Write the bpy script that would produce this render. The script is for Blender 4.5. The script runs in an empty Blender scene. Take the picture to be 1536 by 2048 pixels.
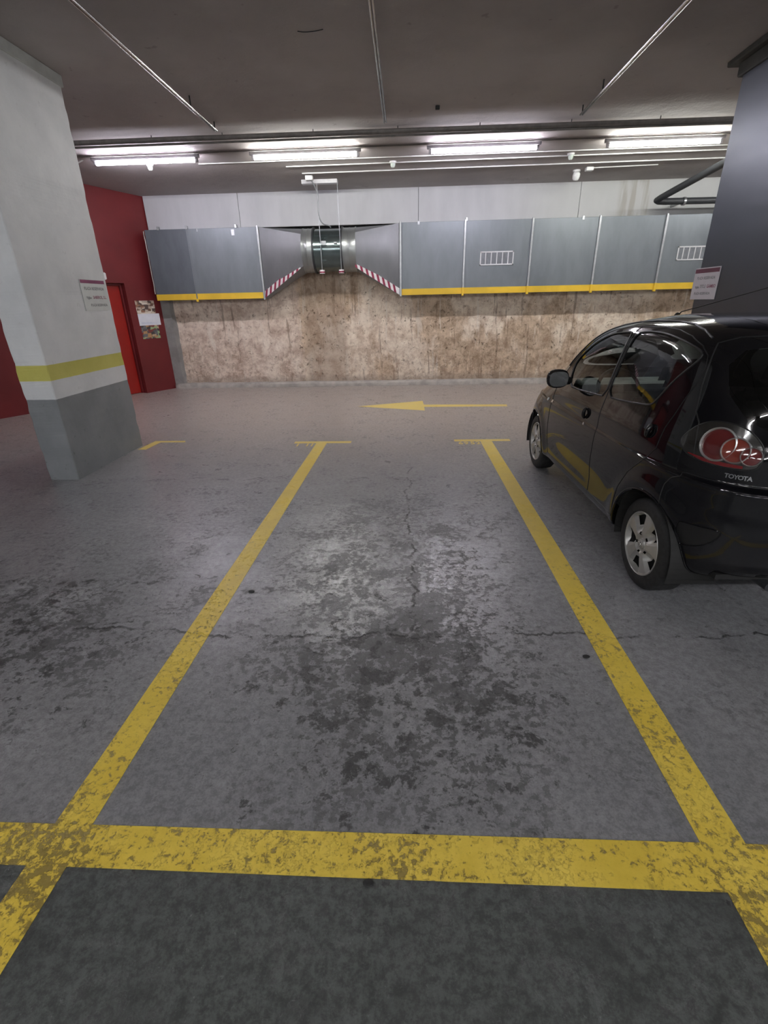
import bpy, bmesh, math, random
import numpy as np
from mathutils import Vector, Matrix, noise as mnoise
from mathutils.geometry import delaunay_2d_cdt
random.seed(7)
SC = bpy.context.scene
COL = SC.collection
PI = math.pi

# ---------------------------------------------------------------- camera, world, exposure
cam_data = bpy.data.cameras.new('camera')
cam = bpy.data.objects.new('camera', cam_data); COL.objects.link(cam)
cam_data.sensor_fit = 'HORIZONTAL'; cam_data.sensor_width = 36.0
cam_data.lens = 36.0 * 958.7 / 1536.0
cam_data.clip_start = 0.02; cam_data.clip_end = 200
_y, _p, _r = [math.radians(a) for a in (-2.893, 23.614, 1.249)]
_f = Vector((math.sin(_y)*math.cos(_p), math.cos(_y)*math.cos(_p), -math.sin(_p)))
_rt = Vector((math.cos(_y), -math.sin(_y), 0)); _dn = _f.cross(_rt)
_rt2 = math.cos(_r)*_rt + math.sin(_r)*_dn; _dn2 = -math.sin(_r)*_rt + math.cos(_r)*_dn
cam.matrix_world = Matrix(((_rt2.x, -_dn2.x, -_f.x, 0), (_rt2.y, -_dn2.y, -_f.y, 0),
                           (_rt2.z, -_dn2.z, -_f.z, 1.65), (0, 0, 0, 1)))
SC.camera = cam
world = bpy.data.worlds.new('world'); SC.world = world; world.use_nodes = True
world.node_tree.nodes['Background'].inputs[0].default_value = (0.5, 0.5, 0.55, 1)
world.node_tree.nodes['Background'].inputs[1].default_value = 0.0
SC.view_settings.view_transform = 'Standard'; SC.view_settings.look = 'None'
SC.view_settings.gamma = 1.0; SC.view_settings.use_curve_mapping = False
SC.view_settings.exposure = 1.7
LAMP_STRENGTH = 37.0          # emission of the tubes over the aisle
LAMP_FAR_STRENGTH = 46.0      # tubes of the rows further back in the garage

# ---------------------------------------------------------------- material helpers
def new_mat(name):
    m = bpy.data.materials.new(name); m.use_nodes = True
    nt = m.node_tree; nt.nodes.clear()
    return m, nt
class NB:
    """tiny node builder"""
    def __init__(s, nt): s.nt = nt
    def n(s, t, **kw):
        nd = s.nt.nodes.new(t)
        ins = kw.pop('ins', {})
        for k, v in kw.items(): setattr(nd, k, v)
        for k, v in ins.items():
            if isinstance(v, bpy.types.NodeSocket): s.nt.links.new(v, nd.inputs[k])
            elif v is not None: nd.inputs[k].default_value = v
        return nd
    def pos(s, scale=(1, 1, 1), kind='Object', loc=(0, 0, 0)):
        tc = s.n('ShaderNodeTexCoord')
        mp = s.n('ShaderNodeMapping', ins={0: tc.outputs[kind], 1: loc, 3: scale})
        return mp.outputs[0]
    def noise(s, vec, scale, detail=6, rough=.55, dist=0.0):
        return s.n('ShaderNodeTexNoise', ins={'Vector': vec, 'Scale': scale, 'Detail': detail, 'Roughness': rough, 'Distortion': dist}).outputs[0]
    def vor(s, vec, scale, feature='F1', out=0, rnd=1.0):
        return s.n('ShaderNodeTexVoronoi', feature=feature, ins={'Vector': vec, 'Scale': scale, 'Randomness': rnd}).outputs[out]
    def math(s, op, a, b=None, c=None, clamp=False):
        nd = s.n('ShaderNodeMath', operation=op, use_clamp=clamp, ins={0: a})
        for i, v in ((1, b), (2, c)):
            if v is None: continue
            if isinstance(v, bpy.types.NodeSocket): s.nt.links.new(v, nd.inputs[i])
            else: nd.inputs[i].default_value = v
        return nd.outputs[0]
    def ss(s, v, lo, hi, a=0.0, b=1.0):
        return s.n('ShaderNodeMapRange', interpolation_type='SMOOTHSTEP', ins={0: v, 1: lo, 2: hi, 3: a, 4: b}).outputs[0]
    def mix(s, fac, a, b, mode='MIX'):
        nd = s.n('ShaderNodeMix', data_type='RGBA', blend_type=mode)
        for k, v in ((0, fac), (6, a), (7, b)):
            if isinstance(v, bpy.types.NodeSocket): s.nt.links.new(v, nd.inputs[k])
            else: nd.inputs[k].default_value = v if k == 0 else (tuple(v) + (1,) if len(v) == 3 else v)
        return nd.outputs[2]
    def sep(s, v): return s.n('ShaderNodeSeparateXYZ', ins={0: v}).outputs
    def bump(s, h, strength=.3, dist=.01, normal=None):
        return s.n('ShaderNodeBump', ins={'Strength': strength, 'Distance': dist, 'Height': h, 'Normal': normal}).outputs[0]
    def pbr(s, col, rough=.6, metal=0.0, normal=None, **kw):
        p = s.n('ShaderNodeBsdfPrincipled')
        for k, v in [('Base Color', col), ('Roughness', rough), ('Metallic', metal), ('Normal', normal)] + list(kw.items()):
            if v is None: continue
            if isinstance(v, bpy.types.NodeSocket): s.nt.links.new(v, p.inputs[k])
            else: p.inputs[k].default_value = tuple(v) + (1,) if isinstance(v, (tuple, list)) and len(v) == 3 else v
        return p.outputs[0]
    def out(s, sh): s.n('ShaderNodeOutputMaterial', ins={0: sh})
MATS = {}
def simple(name, col, rough=.6, metal=0.0, var=.12, scale=12, bump=0.0, **kw):
    """painted / plain surface with slight tonal variation"""
    if name in MATS: return MATS[name]
    m, nt = new_mat(name); b = NB(nt); v = b.pos()
    nz = b.noise(v, scale, 5)
    dark = tuple(c*(1-var) for c in col); lite = tuple(min(1, c*(1+var)) for c in col)
    c = b.mix(b.ss(nz, .3, .7), dark, lite)
    nrm = b.bump(b.noise(v, scale*5, 4), bump, .004) if bump else None
    b.out(b.pbr(c, rough, metal, nrm, **kw)); MATS[name] = m
    return m
def emit_mat(name, col, strength):
    m, nt = new_mat(name); b = NB(nt)
    b.out(b.n('ShaderNodeEmission', ins={0: tuple(col)+(1,), 1: strength}).outputs[0]); return m

# ---------------------------------------------------------------- mesh helpers
def obj(name, verts, faces, mat=None, parent=None, smooth=False, label=None, loc=None, mats=None, fm=None):
    me = bpy.data.meshes.new(name); me.from_pydata([tuple(v) for v in verts], [], faces); me.update()
    if mats:
        for m in mats: me.materials.append(m)
        if fm is not None: me.polygons.foreach_set('material_index', fm)
    elif mat: me.materials.append(mat)
    if smooth: me.shade_smooth()
    o = bpy.data.objects.new(name, me); COL.objects.link(o)
    if parent: o.parent = parent
    if loc is not None: o.location = loc
    if label: o['label'] = label
    return o
def tag(o, label, cat, group=None):
    o['label'] = label; o['category'] = cat
    if group: o['group'] = group
    return o
def struct(o): o['kind'] = 'structure'; return o
def thing(name, label, cat, loc=(0, 0, 0), rotz=0, group=None):
    o = bpy.data.objects.new(name, None); COL.objects.link(o); o.location = loc; o.rotation_euler = (0, 0, rotz)
    o.empty_display_size = .1
    return tag(o, label, cat, group)
class MB:
    def __init__(s): s.v = []; s.f = []
    def add(s, v, f):
        n = len(s.v); s.v += [tuple(p) for p in v]; s.f += [tuple(i+n for i in q) for q in f]; return s
    def box(s, a, b, c=0.0, M=None):
        """box between corners a and b, chamfered by c"""
        x0, y0, z0 = a; x1, y1, z1 = b
        if c <= 0:
            v = [(x, y, z) for x in (x0, x1) for y in (y0, y1) for z in (z0, z1)]
            f = [(0, 1, 3, 2), (4, 6, 7, 5), (0, 4, 5, 1), (2, 3, 7, 6), (0, 2, 6, 4), (1, 5, 7, 3)]
        else:
            bm = bmesh.new(); bmesh.ops.create_cube(bm, size=1)
            for q in bm.verts:
                q.co = Vector(((x0+x1)/2+q.co.x*(x1-x0), (y0+y1)/2+q.co.y*(y1-y0), (z0+z1)/2+q.co.z*(z1-z0)))
            bmesh.ops.bevel(bm, geom=bm.edges[:], offset=c, segments=2 if c > .01 else 1, affect='EDGES', clamp_overlap=True)
            bm.verts.index_update()
            v = [tuple(q.co) for q in bm.verts]; f = [tuple(q.index for q in g.verts) for g in bm.faces]; bm.free()
        if M is not None: v = [tuple(M @ Vector(p)) for p in v]
        return s.add(v, f)
    def tube(s, pts, r, n=10, cap=True, closed=False):
        pts = [Vector(p) for p in pts]; m = len(pts); rr = r if isinstance(r, (list, tuple)) else [r]*m
        V = []; F = []; up = None
        for i, p in enumerate(pts):
            if closed: t = (pts[(i+1) % m]-pts[i-1])
            else: t = (pts[min(i+1, m-1)]-pts[max(i-1, 0)])
            if t.length < 1e-9: t = Vector((0, 0, 1))
            t.normalize()
            if up is None: up = t.orthogonal().normalized()
            up = (up - t*up.dot(t))
            up = up.normalized() if up.length > 1e-6 else t.orthogonal().normalized()
            bi = t.cross(up)
            for k in range(n):
                a = 2*PI*k/n; V.append(p + (up*math.cos(a)+bi*math.sin(a))*rr[i])
        for i in range(m if closed else m-1):
            j = (i+1) % m
            for k in range(n):
                k2 = (k+1) % n; F.append((i*n+k, i*n+k2, j*n+k2, j*n+k))
        if cap and not closed: F += [tuple(range(n-1, -1, -1)), tuple((m-1)*n+k for k in range(n))]
        return s.add(V, F)
    def lathe(s, prof, n=32, axis='Z', M=None, a0=0, a1=2*PI):
        full = abs(a1-a0-2*PI) < 1e-6; V = []; F = []; m = len(prof); cnt = n if full else n+1
        for k in range(cnt):
            a = a0+(a1-a0)*k/n
            for r, h in prof:
                p = (r*math.cos(a), r*math.sin(a), h)
                if axis == 'Y': p = (p[0], h, p[1])
                if axis == 'X': p = (h, p[0], p[1])
                V.append(p)
        for k in range(n):
            k2 = (k+1) % cnt
            for i in range(m-1): F.append((k*m+i, k2*m+i, k2*m+i+1, k*m+i+1))
        if M is not None: V = [M @ Vector(p) for p in V]
        return s.add(V, F)
    def prism(s, poly, y0, y1, plane='XZ'):
        """extruded polygon; poly in plane coordinates"""
        n = len(poly)
        def P(p, d): return (p[0], d, p[1]) if plane == 'XZ' else ((p[0], p[1], d) if plane == 'XY' else (d, p[0], p[1]))
        V = [P(p, y0) for p in poly]+[P(p, y1) for p in poly]
        F = [tuple(range(n)), tuple(range(2*n-1, n-1, -1))]+[(i, i+n, (i+1) % n+n, (i+1) % n) for i in range(n)]
        return s.add(V, F)
    def build(s, name, mat, parent=None, smooth=False, label=None, loc=None, fix=True):
        o = obj(name, s.v, s.f, mat, parent, False, label, loc)
        if fix:
            bm = bmesh.new(); bm.from_mesh(o.data); bmesh.ops.recalc_face_normals(bm, faces=bm.faces[:])
            bm.to_mesh(o.data); bm.free()
        if smooth:
            o.data.shade_smooth(); sharp(o)
        return o
def sharp(o, ang=35):
    me = o.data
    bm = bmesh.new(); bm.from_mesh(me)
    for e in bm.edges:
        if len(e.link_faces) == 2 and e.calc_face_angle(0) > math.radians(ang): e.smooth = False
    bm.to_mesh(me); bm.free()
def text_obj(name, s, size, mat, parent, M, depth=.001, align='CENTER', bold=0.0, sx=1.0, label=None):
    cu = bpy.data.curves.new(name, 'FONT'); cu.body = s; cu.size = size; cu.extrude = depth; cu.align_x = align; cu.align_y = 'CENTER'
    cu.offset = bold; cu.resolution_u = 2
    t = bpy.data.objects.new('tmp', cu); me = bpy.data.meshes.new_from_object(t); bpy.data.objects.remove(t); bpy.data.curves.remove(cu)
    S_ = Matrix.Diagonal((sx, 1, 1, 1)); me.transform(M @ S_); me.name = name
    me.materials.clear(); me.materials.append(mat)
    o = bpy.data.objects.new(name, me); COL.objects.link(o)
    if parent: o.parent = parent
    if label: o['label'] = label
    return o

# ---------------------------------------------------------------- floor material
def floor_color(b):
    """returns colour, roughness, height, coat-loss mask, in world metres"""
    P = b.pos(); x, y, z = b.sep(P)
    warp = b.noise(P, 1.7, 3)
    big = b.noise(P, .55, 4); mid = b.noise(P, 3.4, 12, .74, .15); fine = b.noise(P, 24, 9, .72, .1); grit = b.noise(P, 120, 3, .6)
    # worn area: between the bay lines and left foreground
    cx = b.math('MULTIPLY', b.math('SUBTRACT', x, .0), 1.25); cy = b.math('MULTIPLY', b.math('SUBTRACT', y, 1.72), 1.35)
    d = b.math('SQRT', b.math('ADD', b.math('MULTIPLY', cx, cx), b.math('MULTIPLY', cy, cy)))
    wear = b.ss(b.math('ADD', d, b.math('MULTIPLY', b.math('SUBTRACT', warp, .5), 1.6)), .35, 1.5, 1.0, 0.0)
    lx = b.math('ADD', x, 2.5); ly = b.math('MULTIPLY', b.math('SUBTRACT', y, 1.9), 1.1)
    d2 = b.math('SQRT', b.math('ADD', b.math('MULTIPLY', lx, lx), b.math('MULTIPLY', ly, ly)))
    wear2 = b.ss(b.math('ADD', d2, b.math('MULTIPLY', b.math('SUBTRACT', warp, .5), 1.2)), .3, 1.7, 1.0, 0.0)
    wear = b.math('MAXIMUM', wear, wear2)
    ux = b.math('MULTIPLY', b.math('ADD', x, .1), 1.0); uy = b.math('MULTIPLY', b.math('SUBTRACT', y, 3.1), .62)
    d3 = b.math('SQRT', b.math('ADD', b.math('MULTIPLY', ux, ux), b.math('MULTIPLY', uy, uy)))
    wearb = b.ss(b.math('ADD', d3, b.math('MULTIPLY', b.math('SUBTRACT', warp, .5), .8)), .25, 1.15, 1.0, 0.0)
    fore = b.ss(y, .93, 1.0)
    # chipped coat
    t = b.math('ADD', b.math('MULTIPLY', mid, .5), b.math('MULTIPLY', fine, .5))
    t = b.math('ADD', t, b.math('ADD', b.math('MULTIPLY', wear, .046), b.math('MULTIPLY', wearb, .045)))
    chips = b.ss(t, .545, .565)
    stain = b.ss(b.math('ADD', b.noise(P, 7.5, 12, .76, .25), b.math('MULTIPLY', wear, .10)), .62, .66)
    coat = b.mix(b.ss(big, .35, .65), (.245, .245, .258), (.30, .296, .306))
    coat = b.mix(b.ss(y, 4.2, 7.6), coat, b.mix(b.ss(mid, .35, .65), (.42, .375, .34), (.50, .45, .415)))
    # front strip beyond the cross line: bare greenish concrete
    coat = b.mix(b.ss(b.math('ADD', y, b.math('MULTIPLY', b.math('SUBTRACT', fine, .5), .03)), .96, 1.0), (.100, .108, .103), coat)
    px_ = b.math('MULTIPLY', b.math('ADD', x, .22), 1.5); py_ = b.math('MULTIPLY', b.math('SUBTRACT', y, 2.75), 1.0)
    loc = b.ss(b.math('SQRT', b.math('ADD', b.math('MULTIPLY', px_, px_), b.math('MULTIPLY', py_, py_))), .2, 1.2, .16, 0)
    pale = b.math('MULTIPLY', b.ss(b.math('ADD', b.noise(P, 2.6, 10, .7, .3), loc), .52, .60), b.math('MULTIPLY', b.math('MAXIMUM', b.math('MAXIMUM', wearb, .2), b.math('MULTIPLY', wear2, .8)), fore))
    coat = b.mix(b.math('MULTIPLY', pale, .6), coat, (.50, .50, .52))
    col = b.mix(b.math('MULTIPLY', chips, b.ss(b.math('MAXIMUM', wear, b.math('MULTIPLY', wearb, .6)), 0, 1, .35, .85)), coat, (.10, .098, .098))
    col = b.mix(b.math('MULTIPLY', stain, .8), col, (.035, .034, .034))
    speck = b.ss(b.noise(P, 60, 5, .7), .60, .66)
    spm = b.math('ADD', .25, b.math('MULTIPLY', b.ss(b.noise(P, 1.3, 5, .6), .45, .6), .5))
    col = b.mix(b.math('MULTIPLY', speck, spm), col, (.055, .055, .055))
    lite = b.math('MULTIPLY', b.ss(b.noise(P, 48, 6, .75), .62, .66), b.ss(fore, 0, 1, .5, .22))
    col = b.mix(lite, col, (.30, .31, .30))
    rel = b.ss(b.noise(P, 30, 10, .8, .1), .40, .60)
    col = b.mix(1.0, col, b.mix(rel, b.mix(fore, (.66, .66, .66), (.74, .74, .74)), b.mix(fore, (1.35, 1.35, 1.35), (1.16, 1.16, 1.16))), 'MULTIPLY')
    mot = b.math('MULTIPLY', b.ss(b.noise(P, 6, 8, .72), .50, .62), b.ss(fore, 0, 1, .5, .12))
    col = b.mix(mot, col, (.045, .047, .046))
    col = b.mix(b.ss(y, 1.0, 2.4, .14, 0), col, (.05, .05, .05))
    col = b.mix(b.ss(grit, .35, .75, .12, 0), col, (.02, .02, .02))
    # cracks: wandering lines
    def crack(u, v, c0, amp, v0, v1, wd):
        w = b.math('ADD', b.math('MULTIPLY', b.math('SUBTRACT', b.noise(b.n('ShaderNodeCombineXYZ', ins={0: v, 1: c0*3.1, 2: 4.0}).outputs[0], 2.2, 9, .65), .5), amp), c0)
        dd = b.math('ABSOLUTE', b.math('SUBTRACT', u, w))
        k = b.ss(dd, wd*.3, wd, 1, 0)
        k = b.math('MULTIPLY', k, b.ss(v, v0-.1, v0+.1)); k = b.math('MULTIPLY', k, b.ss(v, v1-.1, v1+.1, 1, 0))
        return b.math('MULTIPLY', k, b.ss(b.noise(P, 5.0, 6, .7), .44, .54))
    cr = crack(x, y, .03, .42, 2.1, 5.2, .012)
    cr = b.math('MAXIMUM', cr, crack(y, x, 4.62, .5, -2.9, .1, .014))
    cr = b.math('MAXIMUM', cr, crack(y, x, 2.12, .34, -2.6, 2.4, .012))
    col = b.mix(b.math('MULTIPLY', cr, .85), col, (.03, .03, .03))
    rough = b.math('ADD', b.ss(mid, .3, .7, .27, .40), b.math('MULTIPLY', chips, .18))
    rough = b.math('SUBTRACT', rough, b.math('MULTIPLY', pale, .07))
    h = b.math('SUBTRACT', b.math('MULTIPLY', grit, .15), b.math('MULTIPLY', chips, .6))
    h = b.math('SUBTRACT', h, b.math('MULTIPLY', stain, .5)); h = b.math('SUBTRACT', h, b.math('MULTIPLY', cr, 1.5))
    h = b.math('ADD', h, b.math('MULTIPLY', fine, .5))
    return P, y, fine, mid, col, rough, h
def mk_floor():
    m, nt = new_mat('worn_concrete_floor'); b = NB(nt)
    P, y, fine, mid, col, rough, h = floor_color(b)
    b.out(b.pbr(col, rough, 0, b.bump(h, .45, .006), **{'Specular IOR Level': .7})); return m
def mk_paint():
    m, nt = new_mat('yellow_floor_paint'); b = NB(nt)
    P, y, fine, mid, col, rough, h = floor_color(b)
    pn = b.noise(P, 34, 8, .74, .25); patch = b.noise(P, 1.9, 4)
    near = b.ss(y, 1.2, 5.5, .02, -.22)
    k = b.math('ADD', b.math('ADD', pn, b.math('MULTIPLY', b.math('SUBTRACT', patch, .5), .5)), near)
    worn = b.ss(k, .585, .615); dirt = b.ss(k, .50, .60)
    yel = b.mix(b.ss(mid, .3, .7), (.70, .51, .065), (.84, .63, .10))
    yel = b.mix(b.math('MULTIPLY', dirt, .55), yel, (.42, .28, .05))
    c = b.mix(b.math('MULTIPLY', worn, .62), yel, b.mix(.35, (.16, .12, .04), col))
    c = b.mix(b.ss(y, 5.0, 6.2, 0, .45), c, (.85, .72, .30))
    nrm = b.bump(b.math('ADD', h, b.math('MULTIPLY', worn, -.6)), .7, .005)
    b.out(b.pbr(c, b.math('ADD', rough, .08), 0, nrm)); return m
M_FLOOR = mk_floor(); M_PAINT = mk_paint()

def mk_ceiling():
    m, nt = new_mat('ceiling_plaster'); b = NB(nt); P = b.pos()
    c = b.mix(b.ss(b.noise(P, .7, 6, .6), .35, .65), (.36, .33, .32), (.43, .40, .388))
    sp = b.ss(b.noise(P, 7, 5), .68, .74)
    c = b.mix(b.math('MULTIPLY', sp, .35), c, (.12, .10, .09))
    nrm = b.bump(b.math('ADD', b.noise(P, 5, 6), b.math('MULTIPLY', b.noise(P, 45, 4), .3)), .35, .02)
    b.out(b.pbr(c, .85, 0, nrm)); return m
def mk_rock():
    m, nt = new_mat('rough_rendered_wall'); b = NB(nt); P = b.pos(); x, y, z = b.sep(P)
    wide = b.noise(b.pos((1, 1, .45)), .9, 7, .62, .3); n = b.noise(P, 5, 14, .78, .2); st = b.noise(b.pos((1, 1, .07)), 9, 9, .66, .1)
    c = b.mix(b.ss(n, .32, .62), (.33, .225, .145), (.74, .58, .43))
    c = b.mix(b.ss(wide, .47, .53), c, b.mix(b.ss(n, .35, .6), (.58, .44, .33), (.92, .80, .66)))
    left = b.ss(b.math('ADD', x, b.math('MULTIPLY', b.math('SUBTRACT', n, .5), .5)), -2.3, -2.15, 1, 0)
    c = b.mix(b.math('MULTIPLY', left, .75), c, b.mix(b.ss(n, .35, .6), (.58, .43, .35), (.92, .80, .69)))
    c = b.mix(b.math('MULTIPLY', b.ss(st, .58, .63), .55), c, (.84, .76, .66))
    c = b.mix(b.math('MULTIPLY', b.ss(st, .42, .36), .6), c, (.25, .165, .11))
    br = b.math('MULTIPLY', b.ss(x, -2.2, -2.05), b.ss(x, -1.35, -1.2, 1, 0))
    c = b.mix(b.math('MULTIPLY', br, .45), c, (.34, .25, .185))
    pits = b.ss(b.noise(P, 13, 12, .82, .3), .58, .64)
    lowz = b.ss(b.math('ADD', z, b.math('MULTIPLY', b.math('SUBTRACT', wide, .5), 1.6)), .35, 1.15, 1, 0)
    rust = b.math('MULTIPLY', b.ss(b.noise(P, 7.5, 14, .85, .15), .49, .56), lowz)
    c = b.mix(b.math('MULTIPLY', rust, .55), c, (.34, .215, .14))
    c = b.mix(b.math('MULTIPLY', pits, .75), c, (.17, .10, .07))
    low = b.ss(b.math('ADD', z, b.math('MULTIPLY', b.math('SUBTRACT', n, .5), .25)), .12, .3, .5, 0)
    c = b.mix(low, c, (.33, .26, .21))
    h = b.math('ADD', b.math('MULTIPLY', n, .8), b.math('MULTIPLY', pits, -.35))
    b.out(b.pbr(c, .9, 0, b.bump(h, 1.0, .045))); return m
def mk_pillar():
    m, nt = new_mat('banded_pillar_paint'); b = NB(nt); P = b.pos(); x, y, z = b.sep(P)
    n = b.noise(P, 2.0, 7, .62); f = b.noise(P, 14, 6, .65)
    white = b.mix(b.ss(n, .3, .7), (.55, .565, .575), (.65, .66, .665))
    white = b.mix(b.math('MULTIPLY', b.ss(f, .62, .72), .35), white, (.36, .36, .37))
    grey = b.mix(b.ss(n, .3, .7), (.175, .185, .195), (.225, .235, .245))
    grey = b.mix(b.math('MULTIPLY', b.ss(f, .62, .70), .6), grey, (.08, .08, .085))
    yel = b.mix(b.ss(n, .3, .7), (.46, .43, .085), (.54, .50, .12))
    zz = b.math('ADD', z, b.math('MULTIPLY', b.math('SUBTRACT', f, .5), .006))
    c = b.mix(b.ss(zz, .834, .838), grey, white)
    c = b.mix(b.math('MULTIPLY', b.ss(zz, 1.012, 1.016), b.ss(zz, 1.158, 1.162, 1, 0)), c, yel)
    h = b.math('ADD', b.noise(P, 5, 6), b.math('MULTIPLY', b.noise(P, 60, 4), .15))
    b.out(b.pbr(c, .55, 0, b.bump(h, .35, .012))); return m
def mk_duct(name, c0, c1, rough=.42, metal=.55):
    m, nt = new_mat(name); b = NB(nt); P = b.pos()
    s = b.noise(b.pos((2.2, 2.2, .8)), 2.2, 8, .6, .2); f = b.noise(P, 30, 5, .6)
    c = b.mix(b.ss(s, .25, .75), c0, c1)
    c = b.mix(b.math('MULTIPLY', b.ss(f, .66, .75), .4), c, (.26, .275, .29))
    b.out(b.pbr(c, b.ss(s, .3, .7, rough-.03, rough+.06), metal, b.bump(s, .05, .01))); return m
def mk_panel():
    m, nt = new_mat('white_wall_panel'); b = NB(nt); P = b.pos(); x, y, z = b.sep(P)
    n = b.noise(b.pos((1, 1, .3)), 3, 6)
    c = b.mix(b.ss(n, .3, .7), (.44, .445, .46), (.50, .505, .52))
    c = b.mix(b.math('MULTIPLY', b.ss(x, 1.5, 3.0), .5), c, (.48, .485, .46))
    # rust and damp stain low on the right-hand panel
    sx = b.math('MULTIPLY', b.ss(x, 3.9, 4.05), b.ss(x, 4.45, 4.6, 1, 0)); sn = b.noise(b.pos((1, 1, .1)), 10, 5)
    c = b.mix(b.math('MULTIPLY', b.math('MULTIPLY', sx, b.ss(sn, .4, .6)), .5), c, (.26, .22, .165))
    b.out(b.pbr(c, .7, 0, b.bump(b.noise(P, 70, 3), .08, .004))); return m
def mk_red(name, c0, c1, rough=.5):
    m, nt = new_mat(name); b = NB(nt); P = b.pos(); n = b.noise(P, 1.4, 6)
    b.out(b.pbr(b.mix(b.ss(n, .3, .7), c0, c1), rough, 0, b.bump(b.noise(P, 40, 4), .12, .004))); return m
M_CEIL = mk_ceiling(); M_ROCK = mk_rock(); M_PIL = mk_pillar(); M_PANEL = mk_panel()
M_DUCT = mk_duct('galvanised_duct', (.16, .176, .192), (.20, .218, .236))
M_DUCTD = mk_duct('dull_dark_duct', (.10, .112, .128), (.135, .15, .168), .5, .4)
M_DUCT2 = mk_duct('galvanised_transition', (.19, .195, .207), (.225, .23, .242), .45, .45)
M_FAN = mk_duct('fan_casing_metal', (.12, .155, .155), (.17, .20, .20), .17, .85)
M_COLLAR = mk_duct('fan_collar_metal', (.25, .265, .26), (.33, .345, .34), .3, .7)
M_RED = mk_red('red_wall_paint', (.135, .012, .014), (.175, .017, .019))
M_REDDOOR = mk_red('red_door_paint', (.30, .008, .004), (.36, .012, .006), .4)
M_CONC = simple('grey_concrete', (.27, .26, .25), .85, 0, .15, 5, .3)
M_CURB = simple('concrete_curb', (.40, .37, .34), .85, 0, .2, 6, .4)
M_WALLG = simple('garage_wall_paint', (.50, .50, .50), .7, 0, .1, 2, .1)
M_NAVY = simple('dark_pillar_paint', (.009, .010, .018), .40, 0, .15, 3, .1, **{'Specular IOR Level': 1.0, 'Specular Tint': (.8, .87, 1.0, 1)})
M_WHITE = simple('white_plastic', (.68, .69, .68), .45, 0, .05)
M_WHITE2 = simple('white_enamel', (.62, .62, .64), .4, 0, .05)
M_YTAPE = simple('yellow_tape', (.72, .47, .03), .5, 0, .10, 3)
M_WTAPE = simple('white_tape', (.70, .68, .68), .45, 0, .05)
M_RTAPE = simple('crimson_tape', (.24, .018, .055), .45, 0, .1)
M_STEEL = simple('galvanised_steel', (.38, .39, .40), .35, .8, .1)
M_RAIL = simple('polished_conduit', (.40, .385, .38), .22, .9, .1)
M_DARKPIPE = simple('dark_grey_pipe', (.030, .032, .036), .5, 0, .1)
M_GREYPIPE = simple('grey_ceiling_pipe', (.19, .175, .165), .6, 0, .15)
M_PAPER = simple('paper_white', (.72, .74, .80), .6, 0, .03)
M_BLACK = simple('matt_black', (.012, .012, .012), .7, 0, .1)
M_INK = simple('grey_ink', (.20, .20, .21), .6, 0, .05)
M_MAROON = simple('maroon_ink', (.22, .045, .085), .6, 0, .08)

# ================================================================ SETTING
def ceil_z(y): return 3.79 if y < 6.0 else 3.79-(y-6.0)*.18/4.7
X0, X1, YB, YF = -13.0, 11.5, 10.72, -14.0
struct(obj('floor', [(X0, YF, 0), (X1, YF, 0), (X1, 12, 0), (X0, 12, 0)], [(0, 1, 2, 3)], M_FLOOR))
m = MB()
ys = [YF, 6.0, 12.0]
V = []; F = []
for yy in ys:
    for xx in (X0, X1): V += [(xx, yy, ceil_z(yy)), (xx, yy, ceil_z(yy)+.25)]
for i in range(2):
    a = i*4; F += [(a, a+4, a+6, a+2), (a+1, a+3, a+7, a+5), (a, a+1, a+5, a+4), (a+2, a+6, a+7, a+3)]
F += [(0, 2, 3, 1), (8, 9, 11, 10)]
struct(obj('ceiling', V, F, M_CEIL))
# back wall: rough render, displaced
nx, nz = 420, 90
V = []; F = []
for j in range(nz+1):
    for i in range(nx+1):
        x = -5.4+13.4*i/nx; z = 2.96*j/nz
        p = Vector((x*1.3, 0, z*1.3))
        d = mnoise.fractal(p*2.2, 1.0, 2.1, 6)*.022 + mnoise.fractal(Vector((x*1.2, 5, z*.5)), 1.0, 2.0, 3)*.02
        V.append((x, YB+.015-d-(0.0 if z > .1 else 0), z))
for j in range(nz):
    for i in range(nx):
        a = j*(nx+1)+i; F.append((a, a+1, a+nx+2, a+nx+1))
n0 = len(V)
V += [(-5.4, YB+.3, 0), (8.0, YB+.3, 0), (8.0, YB+.3, 2.96), (-5.4, YB+.3, 2.96)]
F.append((n0, n0+3, n0+2, n0+1))
wb = struct(obj('wall_back', V, F, M_ROCK, smooth=True))
# white panels over the duct, children of the back wall
seams = [-5.06, -3.21, .24, 3.24, 6.2, 8.0]
for i in range(5):
    mm = MB().box((seams[i]+.0035, YB-.06, 3.035), (seams[i+1]-.0035, YB+.08, ceil_z(YB)+.02), .004)
    mm.build('panel', M_PANEL, wb)
MB().box((-5.06, YB+.09, 2.965), (8.0, YB+.28, 3.9)).build('dark_gap_backing', M_BLACK, wb)  # black sheet: shade of the gap above the duct put into its colour
# grey concrete strip at the left end of the render
struct(MB().prism([(-5.10, 10.66), (-4.90, 10.64), (-4.84, 10.80), (-5.10, 10.8)], 0, 1.95, 'XY').build('trim_1', M_CONC))
# curb along the foot of the back wall
V = []; F = []
prof = [(0, 0), (0, .055), (.025, .095), (.20, .10)]
N = 90
for i in range(N+1):
    x = -5.07+13*i/N
    for (dy, z) in prof:
        w = mnoise.noise(Vector((x*1.7, z*9, 3)))*.012
        V.append((x, YB-.13+dy+w, max(0, z+w*.7 if z else 0)))
for i in range(N):
    for k in range(3): a = i*4+k; F.append((a, a+4, a+5, a+1))
F += [(0, 1, 2, 3), tuple(N*4+k for k in (3, 2, 1, 0))]
struct(obj('trim_2', V, F, M_CURB, smooth=True))
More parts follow.
